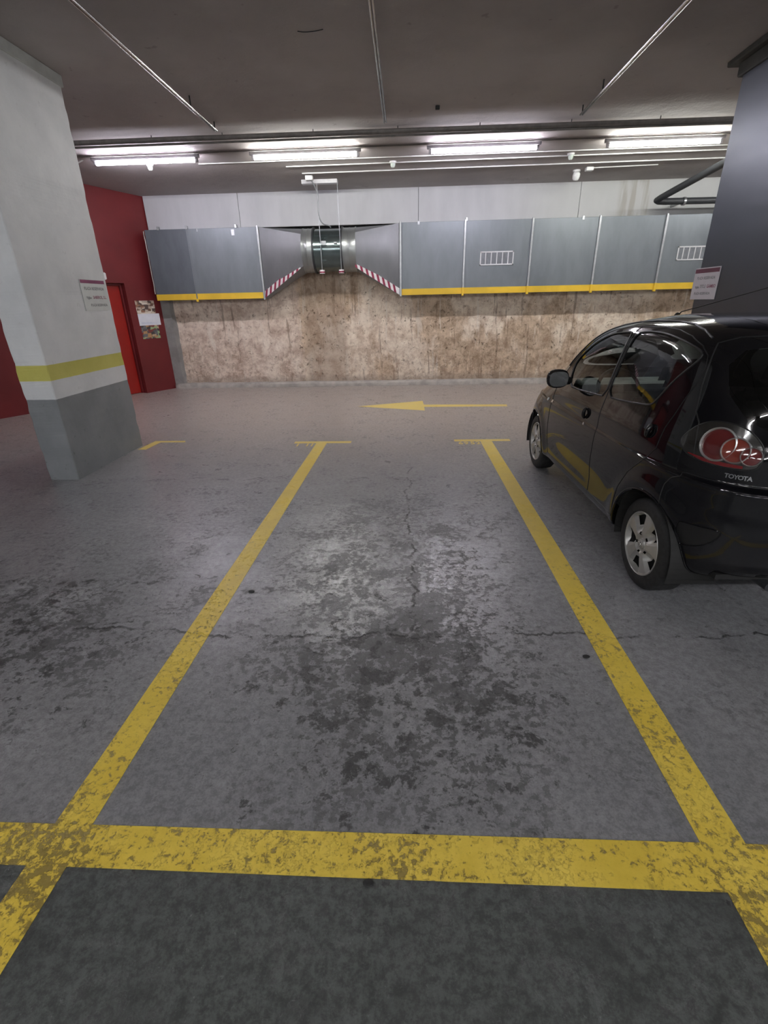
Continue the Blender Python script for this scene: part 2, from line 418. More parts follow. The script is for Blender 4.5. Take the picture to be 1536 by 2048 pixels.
# remaining shell, outside the frame
struct(MB().box((8.0, 6.2, 0), (8.25, 12, 3.9)).build('wall_right', M_WALLG))
struct(MB().box((X1, YF, 0), (X1+.25, 12, 3.9)).build('wall_right_side', M_WALLG))
struct(MB().box((X0, YF-.25, 0), (X1, YF, 3.9)).build('wall_front', M_WALLG))
struct(MB().box((X0-.25, YF, 0), (X0, 12, 3.9)).build('wall_left_side', M_WALLG))

# red oblique wall on the left, with the door opening
A = Vector((-5.07, 10.70, 0)); dirn = Vector((-1.68, -3.05, 0)).normalized()
ang = math.atan2(-dirn.y, -dirn.x)         # local +x runs towards the back corner, local y goes behind the wall
wl = bpy.data.objects.new('wall_left', None)
mm = MB()
T = .30
mm.box((-.76, 0, 0), (0, T, 3.85)); mm.box((-4.4, 0, 0), (-1.74, T, 3.85)); mm.box((-1.74, 0, 2.09), (-.76, T, 3.85))
wl = struct(mm.build('wall_left', M_RED)); wl.location = A; wl.rotation_euler = (0, 0, ang)
mm = MB().box((-1.74, .16, 0.005), (-.76, .20, 2.09))
dr = struct(mm.build('door_1', M_REDDOOR)); dr.location = A; dr.rotation_euler = (0, 0, ang)
MB().box((-1.70, .14, .01), (-.80, .16, 2.05), .004).build('door_leaf', M_REDDOOR, dr)
mm = MB().box((-1.735, .10, 0.005), (-1.70, .159, 2.085)); mm.box((-.80, .10, 0.005), (-.765, .159, 2.085)); mm.box((-1.70, .10, 2.05), (-.80, .159, 2.085))
mm.build('door_frame', M_RED, dr)
mm = MB().box((-1.66, .10, 1.0), (-1.62, .14, 1.14), .004).tube([(-1.64, .10, 1.09), (-1.64, .06, 1.09), (-1.53, .06, 1.09)], .009, 8)
mm.build('door_handle', M_BLACK, dr)
# things on the red wall
def on_red(o): o.location = A; o.rotation_euler = (0, 0, ang); return o
def collage(seed, colors):
    m, nt = new_mat('collage_print'); b = NB(nt); P = b.pos((1, 1, 1.6), loc=(seed, seed, seed))
    v = b.n('ShaderNodeTexVoronoi', distance='CHEBYCHEV', ins={'Vector': P, 'Scale': 13.0})
    r = b.n('ShaderNodeValToRGB', ins={0: b.sep(v.outputs['Color'])[0]}); r.color_ramp.interpolation = 'CONSTANT'
    els = r.color_ramp.elements
    while len(els) < len(colors): els.new(.5)
    for i, c in enumerate(colors): els[i].position = i/len(colors); els[i].color = tuple(c)+(1,)
    b.out(b.pbr(r.outputs[0], .4)); return m
MC1 = collage(1.3, [(.40, .28, .18), (.62, .55, .44), (.16, .09, .06), (.70, .64, .55), (.30, .16, .10), (.50, .42, .34), (.10, .07, .06)])
MC2 = collage(5.7, [(.10, .10, .11), (.45, .26, .12), (.14, .15, .16), (.30, .42, .22), (.06, .05, .05), (.52, .38, .24), (.20, .05, .04)])
o = on_red(MB().box((-.62, -.006, 1.52), (-.20, -.001, 1.78)).build('poster', MC1)); tag(o, 'brown and cream printed collage poster, upper one on the red wall above white notice', 'poster')
o = on_red(MB().box((-.60, -.006, 1.06), (-.20, -.001, 1.34)).build('poster', MC2)); tag(o, 'dark printed collage poster, lower one on the red wall under the white notice', 'poster')
o = on_red(MB().box((-.62, -.010, 1.315), (-.135, -.0065, 1.535)).build('paper_notice', M_PAPER)); tag(o, 'white landscape paper notice between two collage posters on red wall', 'notice')
mm = MB()
for k in range(3): mm.box((-.57, -.0105, 1.345+k*.012), (-.22-.06*k, -.0101, 1.349+k*.012))
mm.build('printed_lines', simple('pale_blue_ink', (.42, .50, .66), .6), o)
em = on_red(thing('emergency_light', 'small white box light on the red wall above the red door', 'light')); 
MB().box((-1.40, -.07, 2.14), (-1.12, -.001, 2.26), .012).build('housing', M_WHITE, em)
MB().box((-1.37, -.075, 2.15), (-1.15, -.069, 2.21)).build('diffuser', M_WTAPE, em)

# ================================================================ PILLARS
def pillar_mesh(x0, x1, y0, y1, z1, jit):
    """box column with finely divided, slightly chipped vertical corners"""
    V = []; F = []; nzz = 150
    ring = []
    c = .008
    for (a, bq) in ((x0, y0), (x1, y0), (x1, y1), (x0, y1)):
        sx = 1 if a == x0 else -1; sy = 1 if bq == y0 else -1
        pts = [(a, bq+sy*c), (a+sx*c, bq)]
        if (sx > 0) != (sy > 0): pts.reverse()
        ring += pts
    for k in range(nzz+1):
        z = z1*k/nzz
        for i, (px, py) in enumerate(ring):
            cxm = (x0+x1)/2; cym = (y0+y1)/2
            d = max(0, mnoise.noise(Vector((px*3+i//2*9, z*7, i//2*5.1))))*jit*(1.6 if z < 1.2 else 1)
            V.append((px+(cxm-px)*d, py+(cym-py)*d*.4, z))
    n = len(ring)
    for k in range(nzz):
        for i in range(n): j = (i+1) % n; F.append((k*n+i, k*n+j, (k+1)*n+j, (k+1)*n+i))
    F += [tuple(range(n-1, -1, -1)), tuple(nzz*n+i for i in range(n))]
    return V, F
lp = thing('concrete_pillar', 'white concrete pillar with yellow band and grey base beside red wall', 'pillar', (0, 0, 0))
V, F = pillar_mesh(-3.765, -3.445, 4.63, 5.97, 3.69, .05)
obj('shaft', V, F, M_PIL, lp)
MB().box((-3.775, 4.60, 3.69), (-3.43, 5.99, 3.789), .006).build('capital', simple('capital_plaster', (.50, .52, .50), .7, 0, .1, 6, .3), lp)
rp = thing('dark_pillar', 'dark navy painted pillar behind the black car', 'pillar', (0, 0, 0))
V, F = pillar_mesh(3.31, 3.78, 4.45, 6.18, 3.62, .01)
obj('shaft', V, F, M_NAVY, rp)
MB().box((3.22, 4.40, 3.735), (3.85, 6.34, 3.789), .01).box((3.28, 4.43, 3.62), (3.8, 6.23, 3.735), .01).build('capital', simple('capital_dark', (.075, .075, .07), .8), rp)

# signs on pillars
sg = thing('pillar_sign', 'white reserved-place sign with maroon strip on the white pillar', 'sign', (-3.443, 5.70, 1.785))
MB().box((-.0005, -.235, -.155), (.004, .235, .155)).build('plate', simple('sign_plate', (.56, .58, .565), .5, 0, .03), sg)
MB().box((.004, -.225, .118), (.0045, .215, .152)).build('maroon_strip', simple('maroon_strip', (.20, .035, .10), .5), sg)
Rl = Matrix.Rotation(PI/2, 4, 'Z') @ Matrix.Rotation(PI/2, 4, 'X')
Lr = Matrix.Rotation(-PI/2, 4, 'Z') @ Matrix.Rotation(PI/2, 4, 'X')
for (s, z, mt, sz, y) in (('PLAZA RESERVADA', .065, M_INK, .042, 0), ('Vigilan', -.025, M_INK, .034, -.13), ('SABEROS, S.L.', -.022, M_MAROON, .042, .07), ('PLAZA RESERVADA', -.10, M_INK, .036, .03)):
    text_obj('lettering', s, sz, mt, sg, Matrix.Translation((.0045, y, z)) @ Rl, .0003, bold=.0008)
sg2 = thing('pillar_sign', 'white reserved-place sign with maroon header on the dark pillar', 'sign', (3.308, 6.015, 1.77))
MB().box((-.004, -.24, -.16), (.0005, .24, .16)).build('plate', simple('sign_plate2', (.52, .50, .53), .5, 0, .03), sg2)
MB().box((-.0045, -.225, .108), (-.004, .235, .150)).build('maroon_strip', simple('maroon_strip2', (.11, .018, .045), .5), sg2)
for (s, z, mt, sz, y) in (('PLAZA RESERVADA', .055, M_INK, .040, 0), ('Vigilan', -.035, M_INK, .032, .14), ('TITLE', -.030, M_INK, .046, .03), ('GAMBO', -.030, M_MAROON, .046, -.13), ('PLAZA RESERVADA', -.10, M_INK, .036, .02)):
    text_obj('lettering', s, sz, mt, sg2, Matrix.Translation((-.0045, y, z)) @ Lr, .0003, bold=.0008)

# ================================================================ FLOOR MARKINGS
def slab(poly, z, mat=M_PAINT): return MB().prism(poly, .0003, z, 'XY')
def marking(name, poly, z, label, cat='marking'):
    return tag(slab(poly, z).build(name, M_PAINT), label, cat)
def skew(p0, p1, w):
    (xa, ya), (xb, yb) = p0, p1
    return [(xa-w/2, ya), (xb-w/2, yb), (xb+w/2, yb), (xa+w/2, ya)]
lines = [('left', (-1.175, .25), (-1.09, 5.985), .135), ('right', (1.04, .25), (1.02, 6.02), .145)]
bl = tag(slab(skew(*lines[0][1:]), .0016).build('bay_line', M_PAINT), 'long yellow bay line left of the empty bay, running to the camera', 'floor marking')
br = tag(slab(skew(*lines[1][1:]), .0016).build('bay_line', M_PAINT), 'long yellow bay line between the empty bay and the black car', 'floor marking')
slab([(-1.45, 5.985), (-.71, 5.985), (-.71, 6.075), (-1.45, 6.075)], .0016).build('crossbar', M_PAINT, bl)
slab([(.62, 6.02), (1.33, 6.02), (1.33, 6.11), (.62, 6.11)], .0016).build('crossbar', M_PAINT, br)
for s, xx, par, yy in (('1', -1.385, bl, 5.90), ('1', -1.26, bl, 5.90), ('1', -1.20, bl, 5.90), ('6', .69, br, 5.935), ('9', .76, br, 5.935), ('5', .84, br, 5.935), ('2', .91, br, 5.935)):
    text_obj('painted_digit', s, .17, M_PAINT, par, Matrix.Translation((xx, yy, .0012)), .0006, bold=.004, sx=.72)
marking('bay_line', skew((-3.35, 5.75), (-3.32, 6.09), .11), .0016, 'short yellow bay line at the foot of the white pillar', 'floor marking')
tee = bpy.data.objects['bay_line.002']
slab([(-3.37, 6.09), (-2.93, 6.09), (-2.96, 6.16), (-3.37, 6.16)], .0016).build('crossbar', M_PAINT, tee)
marking('cross_line', [(-6.0, .90), (-1.17, .915), (.96, .905), (7, .90), (7, 1.045), (.96, 1.05), (-1.17, 1.05), (-6.0, 1.04)], .0021, 'wide worn yellow line crossing the near end of the bays', 'floor marking')
ar = [(-.84, 8.35), (.31, 7.95), (.31, 8.24), (1.71, 8.215), (1.73, 8.375), (.31, 8.44), (.30, 8.79)]
marking('direction_arrow', ar, .0016, 'yellow arrow on the aisle floor pointing left', 'floor marking')
# loose bits on the floor
def pebble(x, y, r, label, mat):
    bm = bmesh.new(); bmesh.ops.create_icosphere(bm, subdivisions=2, radius=r)
    for v in bm.verts: v.co = Vector((v.co.x*1.3, v.co.y, v.co.z*.28))*(1+.3*mnoise.noise(v.co*40+Vector((x, y, 0))))
    z0 = min(v.co.z for v in bm.verts)
    me = bpy.data.meshes.new('debris'); bm.to_mesh(me); bm.free(); me.materials.append(mat)
    o = bpy.data.objects.new('debris', me); COL.objects.link(o); o.location = (x, y, -z0); tag(o, label, 'debris'); o['kind'] = 'thing'
M_TAR = simple('tar', (.02, .02, .02), .6)
pebble(-.12, .895, .012, 'small black fleck at the near edge of the wide yellow line', M_TAR)
pebble(.90, 1.95, .014, 'small black fleck on the floor inside the bay, near right line', M_TAR)
pebble(-.97, 2.52, .015, 'small black fleck on the left yellow bay line', M_TAR)

# ================================================================ VENTILATION DUCT
YD = 10.30; ZB, ZT = 1.77, 3.0
vd = thing('ventilation_duct', 'long grey sheet-metal ventilation duct with yellow lower edge along back wall', 'duct', (0, 0, 0))
def section(xa, xb, mat, tape=True, grille=False):
    s = MB().box((xa, YD, ZB), (xb, YB-.03, ZT), .003).build('duct_section', mat, vd)
    if tape: MB().box((xa, YD-.003, ZB+.002), (xb, YD-.0005, ZB+.112)).build('yellow_edge', M_YTAPE, s)
    return s
section(-4.97, -4.155, M_DUCTD); section(-4.15, -2.80, M_DUCT)
xs = [-.10, 1.10, 2.335, 3.54, 4.73, 5.93, 7.13]
secs = [section(xs[i]+.003, xs[i+1]-.003, M_DUCT) for i in range(6)]
# foam seal at the left end
mm = MB(); pts = []
for k in range(26):
    z = ZB+.12+(ZT-ZB-.14)*k/25; pts.append((-4.985+.018*mnoise.noise(Vector((1, 2, z*6))), YD-.004, z))
mm.tube(pts, [.007+.008*abs(mnoise.noise(Vector((7, 3, p[2]*9)))) for p in pts], 6)
mm.build('foam_seal', simple('foam', (.42, .42, .38), .9), vd, True)
def flange(x, zt=ZT, tip=True, z0=ZB):
    MB().box((x-.018, YD-.035, z0-.02), (x+.018, YD, zt+.02), .003).build('flange', M_STEEL, vd)
    if tip: MB().box((x-.02, YD-.038, z0-.03), (x+.02, YD+.02, z0+.115), .003).build('yellow_flange_tip', M_YTAPE, vd)
for x in xs[1:6]: flange(x)
flange(-.10, tip=False); flange(-2.79, tip=False)
MB().box((-4.165, YD-.008, ZB-.012), (-4.14, YD, ZT), .002).build('flange', M_DUCT, vd)
MB().box((-4.175, YD-.012, ZB-.035), (-4.13, YD+.01, ZB+.02), .003).build('yellow_flange_tip', M_YTAPE, vd)
for x, z, w in ((-3.27, 2.93, .03), (-3.95, 2.97, .01), (.24, 2.98, .02), (3.24, 2.98, .02)):
    MB().box((x-w, YD-.004, z-.06 if w > .02 else z-.02), (x+w, YD, z+.04), .001).build('clip', M_STEEL, vd)
# cover brackets along the top edge
for x in (-4.7, -4.15, -3.2, 1.12): MB().box((x-.02, YD-.02, ZT-.01), (x+.02, YD+.05, ZT+.05), .003).build('bracket', M_STEEL, vd)
# fan casing and transitions
CY, CZ, CR = 10.345, 2.575, .372
FX0, FX1 = -1.93, -.93
def ringpts(x, r, n=48, cz=CZ): return [(x, CY+r*math.cos(2*PI*k/n), cz+r*math.sin(2*PI*k/n)) for k in range(n)]
def rectpts(x, n=48):
    P = []; hx = (YB-.03-YD)/2; cy = (YB-.03+YD)/2; hz = (ZT-ZB)/2; cz = (ZT+ZB)/2
    for k in range(n):
        a = 2*PI*k/n; c, s = math.cos(a), math.sin(a)
        # direction by circle angle, corners at the diagonals
        t = max(abs(c), abs(s)); P.append((x, cy+hx*c/t, cz+hz*s/t))
    return P
def transition(xr, xc):
    n = 48; V = rectpts(xr)+ringpts(xc, CR); F = [(k, (k+1) % n, n+(k+1) % n, n+k) for k in range(n)]
    mm = MB().add(V, F); o = mm.build('transition', M_DUCT2, vd, True); return o
tr1 = transition(-2.785, FX0); tr2 = transition(-.105, FX1)
for xa, xb in ((FX0-.005, -1.73), (-1.18, FX1+.005)):
    mm = MB().lathe([(CR-.004, xa), (CR+.008, xa), (CR+.008, xa+.02), (CR, xa+.022), (CR, (xa+xb)/2-.01), (CR+.006, (xa+xb)/2), (CR, (xa+xb)/2+.01), (CR, xb-.022), (CR+.012, xb-.02), (CR+.012, xb), (CR-.01, xb)], 64, 'X', Matrix.Translation((0, CY, CZ)))
    mm.build('collar', M_COLLAR, vd, True)
MB().lathe([(CR-.012, -1.735), (CR-.012, -1.175)], 64, 'X', Matrix.Translation((0, CY, CZ))).build('fan_casing', M_FAN, vd, True)
for xx in (-1.725, -1.185):
    MB().lathe([(CR-.01, xx-.012), (CR+.022, xx-.012), (CR+.022, xx+.012), (CR-.01, xx+.012)], 64, 'X', Matrix.Translation((0, CY, CZ))).build('casing_flange', M_DARKPIPE, vd, True)
# nameplate and box on the fan
MB().box((-1.55, CY-CR-.006, CZ+.06), (-1.46, CY-CR+.03, CZ+.13), .003).build('nameplate', M_STEEL, vd)
MB().box((-1.32, CY-CR-.004, CZ+.08), (-1.26, CY-CR+.03, CZ+.11), .003).build('nameplate', M_STEEL, vd)
# red and white hazard tape on the lower edges of both transitions
def hazard(p0, p1, wid, nst, flip):
    a = Vector(p0); b_ = Vector(p1); d = b_-a; up = Vector((0, -.02, 1)).normalized()*wid; off = Vector((0, -.006, 0))
    root = MB().add([a+off, b_+off, b_+off+up, a+off+up, a+off*1.6, b_+off*1.6, b_+off*1.6+up, a+off*1.6+up], [(0, 1, 2, 3), (7, 6, 5, 4), (0, 4, 5, 1), (2, 6, 7, 3), (1, 5, 6, 2), (0, 3, 7, 4)]).build('hazard_tape', M_WTAPE, vd)
    for k in range(nst):
        t0 = (k+.0)/nst; t1 = (k+.46)/nst; s = .035*flip
        q = [a+d*t0, a+d*t1, a+d*min(1, max(0, t1+s))+up, a+d*min(1, max(0, t0+s))+up]
        V = [p+off*1.7 for p in q]+[p+off*1.9 for p in q]
        MB().add(V, [(0, 1, 2, 3), (7, 6, 5, 4), (0, 4, 5, 1), (1, 5, 6, 2), (2, 6, 7, 3), (3, 7, 4, 0)]).build('red_stripe', M_RTAPE, root)
hazard((-2.775, YD-.01, ZB+.01), (-1.99, 10.10, 2.27), .115, 8, 1)
hazard((-.95, 10.08, 2.27), (-.125, YD-.01, ZB+.01), .115, 8, -1)
# grilles
for gx in (1.40, 5.03):
    g = MB(); W_, H_ = .63, .235; z0 = 2.255
    for (a, b_) in (((gx, z0), (gx+W_, z0+.022)), ((gx, z0+H_-.022), (gx+W_, z0+H_)), ((gx, z0), (gx+.022, z0+H_)), ((gx+W_-.022, z0), (gx+W_, z0+H_))):
        g.box((a[0], YD-.014, a[1]), (b_[0], YD-.001, b_[1]), .002)
    go = g.build('grille_frame', M_WHITE2, secs[1] if gx < 2 else secs[4])
    go2 = MB().box((gx+.02, YD-.006, z0+.02), (gx+W_-.02, YD-.001, z0+H_-.02)).build('grille_back', simple('grille_grey', (.17, .18, .20), .6), secs[1] if gx < 2 else secs[4])
    for k in range(1, 6):
        xk = gx+W_*k/6; MB().box((xk-.008, YD-.012, z0+.02), (xk+.008, YD-.006, z0+H_-.02), .001).build('grille_slat', M_WHITE2, secs[1] if gx < 2 else secs[4])
# dark void behind the fan, above its top: its shade is the black sheet on the back wall
# hangers of the fan
hb = thing('fan_hanger', 'white ceiling bracket with two thin rods holding the round fan section', 'bracket', (0, 0, 0))
zc = ceil_z(9.97)
MB().box((-1.82, 9.90, zc-.062), (-1.19, 10.02, zc-.001), .004).build('bracket', M_WHITE2, hb)
for xx in (-1.555, -1.195):
    MB().tube([(xx, 9.925, zc-.06), (xx, 9.925, 2.20)], .0065, 8).build('rod', M_STEEL, hb, True)
    cp = MB().tube([(xx, 9.925, 2.165), (xx, 9.925, 2.225)], .048, 14).build('rod_end_cap', M_WTAPE, hb, True)
    MB().tube([(xx, 9.925, 2.175), (xx, 9.925, 2.20)], .0495, 14).build('red_band', M_RTAPE, cp, True)
# cable from junction box to fan
jb = tag(MB().box((-1.70, 9.62, ceil_z(9.7)-.075), (-1.575, 9.72, ceil_z(9.7)-.001), .008).build('junction_box', M_WHITE), 'small white junction box on ceiling above the round fan', 'junction box')
pts = [(-1.60, 9.68, 3.575), (-1.57, 9.80, 3.50), (-1.545, 9.90, 3.40), (-1.555, 9.91, 3.25), (-1.55, 9.93, 3.08), (-1.50, 9.98, 2.98), (-1.40, 10.08, 2.955), (-1.38, 10.12, 2.93)]
def smooth_path(p, n=6):
    P = [Vector(q) for q in p]; out = []
    for i in range(len(P)-1):
        a = P[max(i-1, 0)]; b_ = P[i]; c = P[i+1]; d = P[min(i+2, len(P)-1)]
        for k in range(n):
            t = k/n; out.append(.5*((2*b_)+(c-a)*t+(2*a-5*b_+4*c-d)*t*t+(3*b_-a-3*c+d)*t**3))
    out.append(P[-1]); return out
tag(MB().tube(smooth_path(pts), .011, 8).build('power_cable', simple('grey_cable', (.24, .25, .26), .5), None, True), 'grey power cable hanging from ceiling box to the round fan', 'cable')

# ================================================================ CEILING SERVICES
TINTS = [(.93, .88, 1.0), (1.0, .99, .95), (.93, .89, 1.0), (.99, 1.0, .93)]
YL = 8.37
def lamp_fixture(xa, xb, y, tint, strength, label, group=None):
    zc = ceil_z(y)
    t = thing('tube_light', label, 'lamp', ((xa+xb)/2, y, zc), 0, group); L = (xb-xa)/2
    MB().box((-L-.06, -.028, -.060), (L+.06, .028, -.002), .006).build('batten', simple('batten_enamel', (.42, .41, .44), .45), t)
    for s in (-1, 1):
        MB().box((s*(L+.012)-.02, -.024, -.116), (s*(L+.012)+.02, .024, -.060), .006).build('lamp_holder', simple('batten_enamel', (.42, .41, .44), .45), t)
    nm = 'tube_glow_%d' % int(strength*10+tint[1]*100)
    MB().tube([(-L, 0, -.090), (L, 0, -.090)], .0225, 16).build('tube', emit_mat(nm, tint, strength), t, True)
lamp_x = [(-4.57, -3.07), (-2.205, -.70), (.363, 1.855), (2.855, 4.37)]
wh = ['leftmost lit tube light over the aisle, nearest the white pillar', 'lit tube light over the aisle, second from left, near the fan bracket', 'lit tube light over the aisle, third from left, left of the security camera', 'rightmost lit tube light over the aisle, beside the dark pillar']
for (a, b_), t, w in zip(lamp_x, TINTS, wh): lamp_fixture(a, b_, YL, t, LAMP_STRENGTH, w, 'tube lights over the aisle')
lamp_fixture(5.4, 6.9, YL, (1, 1, .97), LAMP_STRENGTH, 'lit tube light over the aisle, hidden behind the dark pillar', 'tube lights over the aisle')
for yy in (-2.6, -9.0):
    for i, xx in enumerate((-8.5, -6.0, -3.5, -1.0, 1.5, 4.0, 6.5, 9.0)):
        lamp_fixture(xx-.75, xx+.75, yy, (.97, .98, 1.0), LAMP_FAR_STRENGTH, 'lit tube light in the %s row behind the camera, %s from the left' % ('nearer' if yy > -5 else 'farther', ('first', 'second', 'third', 'fourth', 'fifth', 'sixth', 'seventh', 'eighth')[i]), 'tube lights behind the camera')
# pipes and conduits
def run(name, pts, r, mat, label, cat, n=12): return tag(MB().tube(pts, r, n).build(name, mat, None, True), label, cat)
cp = thing('ceiling_pipe', 'grey pipe hung under the ceiling along the aisle, in front of tube lights', 'pipe', (0, 7.64, 0))
cpts = [(-6.0, 0, 3.672), (-3, 0, 3.676), (0, 0, 3.672), (2.2, 0, 3.668), (4.3, 0, 3.662), (7.9, 0, 3.66)]
MB().tube(cpts, .030, 14).build('pipe', M_GREYPIPE, cp, True)
for xx in (-3.35, -2.4, -1.2, -.1, .95, 2.1, 3.2): MB().tube([(xx, 0, 3.66), (xx, 0, ceil_z(7.64)-.001)], .006, 6).build('hanger', M_DARKPIPE, cp)
run('thin_conduit', [(-6.0, 7.66, 3.628), (-2, 7.66, 3.630), (1.2, 7.65, 3.628), (7.9, 7.65, 3.622)], .013, M_GREYPIPE, 'thin grey conduit just below and behind the grey ceiling pipe', 'conduit')
run('lamp_feed_conduit', [(-5.4, 8.31, 3.685), (7.9, 8.31, 3.685)], .010, M_GREYPIPE, 'dark conduit linking the tube lights along their front edge', 'conduit')
run('white_conduit', [(-3.2, 8.83, ceil_z(8.83)-.012), (7.9, 8.83, ceil_z(8.83)-.009)], .007, M_WHITE, 'white conduit on ceiling nearest behind the tube lights', 'conduit')
run('white_conduit', [(-1.9, 9.12, ceil_z(9.12)-.012), (7.9, 9.0, ceil_z(9.0)-.010)], .008, M_WHITE, 'white conduit on ceiling, second one behind the tube lights', 'conduit')
run('white_conduit', [(-1.72, 9.50, ceil_z(9.5)-.014), (7.9, 9.42, ceil_z(9.42)-.011)], .009, M_WHITE, 'white conduit on ceiling starting above the round fan', 'conduit')
run('white_conduit', [(3.10, 9.75, ceil_z(9.75)-.012), (4.15, 9.70, ceil_z(9.7)-.010)], .008, M_WHITE, 'short white conduit running right from the security camera box', 'conduit')
pts = [(-4.75, 8.36, 3.66), (-4.9, 8.30, 3.60), (-5.2, 8.2, 3.62), (-5.5, 8.1, 3.66)]
run('lamp_cable', smooth_path(pts), .010, M_WHITE, 'loose pale cable at the left end of the leftmost tube light', 'cable')
tag(MB().box((3.0, 9.70, ceil_z(9.76)-.055), (3.12, 9.80, ceil_z(9.76)-.001), .008).build('junction_box', M_WHITE), 'small white junction box beside the security camera', 'junction box')
# security camera
sc = thing('security_camera', 'small white dome security camera under the ceiling above the duct', 'camera', (2.90, 9.90, ceil_z(9.9)))
MB().lathe([(.0, -.03), (.06, -.03), (.062, -.001), (0, -.001)], 24).build('base', M_WHITE, sc, True)
Mx = Matrix.Translation((0, -.01, -.07)) @ Matrix.Rotation(math.radians(25), 4, 'X')
MB().lathe([(0, .05), (.04, .045), (.058, .02), (.06, -.02), (.052, -.06), (.04, -.075), (0, -.075)], 24, 'Z', Mx).build('dome', M_WHITE, sc, True)
MB().lathe([(0, -.085), (.022, -.083), (.030, -.074), (.03, -.06)], 20, 'Z', Mx).build('lens', M_BLACK, sc, True)
# detectors
for (x, y, lb) in ((-.20, 9.08, 'small white ceiling detector between second and third tube lights'), (2.52, 9.0, 'small white ceiling detector just behind the rightmost tube light'), (-3.96, 8.80, 'small white ceiling detector just behind the leftmost tube light')):
    t = thing('ceiling_detector', lb, 'detector', (x, y, ceil_z(y)))
    MB().lathe([(0, -.028), (.048, -.026), (.055, -.001), (0, -.001)], 20).build('base', M_WHITE, t, True)
    MB().lathe([(0, -.085), (.022, -.082), (.036, -.06), (.038, -.028), (0, -.026)], 20).build('sensor_head', simple('pale_green_plastic', (.55, .62, .56), .4), t, True)
# bright conduit rails running down the bays
for x, y1, lb, hs in ((-2.37, 7.31, 'shiny metal rail under ceiling above the white pillar side', (7.28, 6.55)), (-.25, 7.25, 'shiny metal rail under ceiling, middle one of three', (3.1,)), (2.10, 7.25, 'shiny metal rail under ceiling above the black car', (7.22, 6.58))):
    t = thing('ceiling_rail', lb, 'rail', (x, 0, 0), 0, 'metal rails under the ceiling')
    for s in (-.012, .012):
        MB().tube([(s, y1, 3.66), (s, -2.6, 3.66)], .0105, 8).build('rail_bar', M_RAIL, t, True)
    for h in list(hs)+[4.0, 2.0, 0.0]:
        MB().box((-.006, h-.008, 3.665), (.006, h+.008, 3.789), .002).build('hanger', M_BLACK, t)
MB_o = MB().box((.35, 7.06, 3.715), (.40, 7.10, 3.749), .004).build('ceiling_hook', M_BLACK); tag(MB_o, 'small dark bolt stub on ceiling between middle and right rails', 'hook')
MB_o = MB().tube(smooth_path([(-.92, 5.36, 3.785), (-.86, 5.34, 3.77), (-.78, 5.36, 3.78), (-.70, 5.35, 3.785)]), .0035, 6).build('ceiling_wire', M_BLACK, None, True); tag(MB_o, 'scrap of dark wire on the ceiling left of middle rail', 'wire')
# dark drain pipe on the right
dp = thing('drain_pipe', 'thick dark grey pipe with elbow near ceiling beside the dark pillar', 'pipe', (0, 0, 0))
pts = [(7.9, 10.2, 3.17), (4.62, 10.2, 3.19), (4.48, 10.19, 3.195), (4.42, 10.13, 3.20), (4.42, 10.0, 3.215), (4.52, 8.4, 3.37), (4.66, 6.6, 3.53)]
MB().tube(pts, .052, 16).build('pipe', M_DARKPIPE, dp, True)
for p in ((4.92, 10.2, 3.186),):
    MB().lathe([(.054, p[0]-.02), (.066, p[0]-.02), (.066, p[0]+.02), (.054, p[0]+.02)], 20, 'X', Matrix.Translation((0, p[1], p[2]))).build('pipe_clip', M_STEEL, dp, True)
    MB().box((p[0]-.01, 10.25, 3.16), (p[0]+.01, 10.655, 3.20)).build('clip_arm', M_STEEL, dp)

# ================================================================ THE CAR
# body surface: stacked plan contours; angle th runs 0 (nose) .. pi (tail) on the left half
# z, w, xf, xr, n
ROWS=np.array([
(.225,.700,1.52,-1.50,5.0, .02),
(.25,.780,1.64,-1.62,5.2, .02),
(.32,.800,1.70,-1.69,5.2, .02),
(.42,.808,1.72,-1.71,5.2, .02),
(.56,.812,1.72,-1.715,5.2, .02),
(.68,.812,1.68,-1.705,5.0, .02),
(.757,.812,1.60,-1.705,4.8, .00),
(.777,.811,1.58,-1.70,4.8,-.01),
(.795,.808,1.55,-1.648,4.45,-.02),
(.84,.803,1.46,-1.641,4.4, -.03),
(.91,.793,1.32,-1.634,4.3, -.06),
(.98,.777,1.18,-1.622,4.2, -.10),
(1.06,.757,1.05,-1.60,4.2, -.15),
(1.16,.732,.92,-1.57,4.2, -.20),
(1.27,.702,.74,-1.51,4.2, -.28),
(1.36,.674,.55,-1.45,4.2, -.36),
(1.43,.640,.34,-1.39,4.0, -.44),
(1.48,.578,.12,-1.31,3.7, -.50),
(1.515,.480,-.06,-1.20,3.3, -.54),
(1.542,.33,-.26,-1.00,2.8, -.58),
(1.548,.0,-.62,-.64,2.2, -.63)],float)
_N=len(ROWS)
def _cr(t):
    # cubic hermite (finite difference, monotone-limited) over uniform knots
    t=np.clip(np.asarray(t,float),0,_N-1-1e-9); i=t.astype(int); u=(t-i)[...,None]
    d=np.diff(ROWS,axis=0); m=np.zeros_like(ROWS); m[0]=d[0];m[-1]=d[-1]
    a=d[:-1];b=d[1:]; h=np.where(a*b>0,2*a*b/np.where(a+b==0,1,a+b),0); m[1:-1]=h
    p0=ROWS[i];p1=ROWS[i+1];m0=m[i];m1=m[i+1]
    return (2*u**3-3*u**2+1)*p0+(u**3-2*u**2+u)*m0+(-2*u**3+3*u**2)*p1+(u**3-u**2)*m1
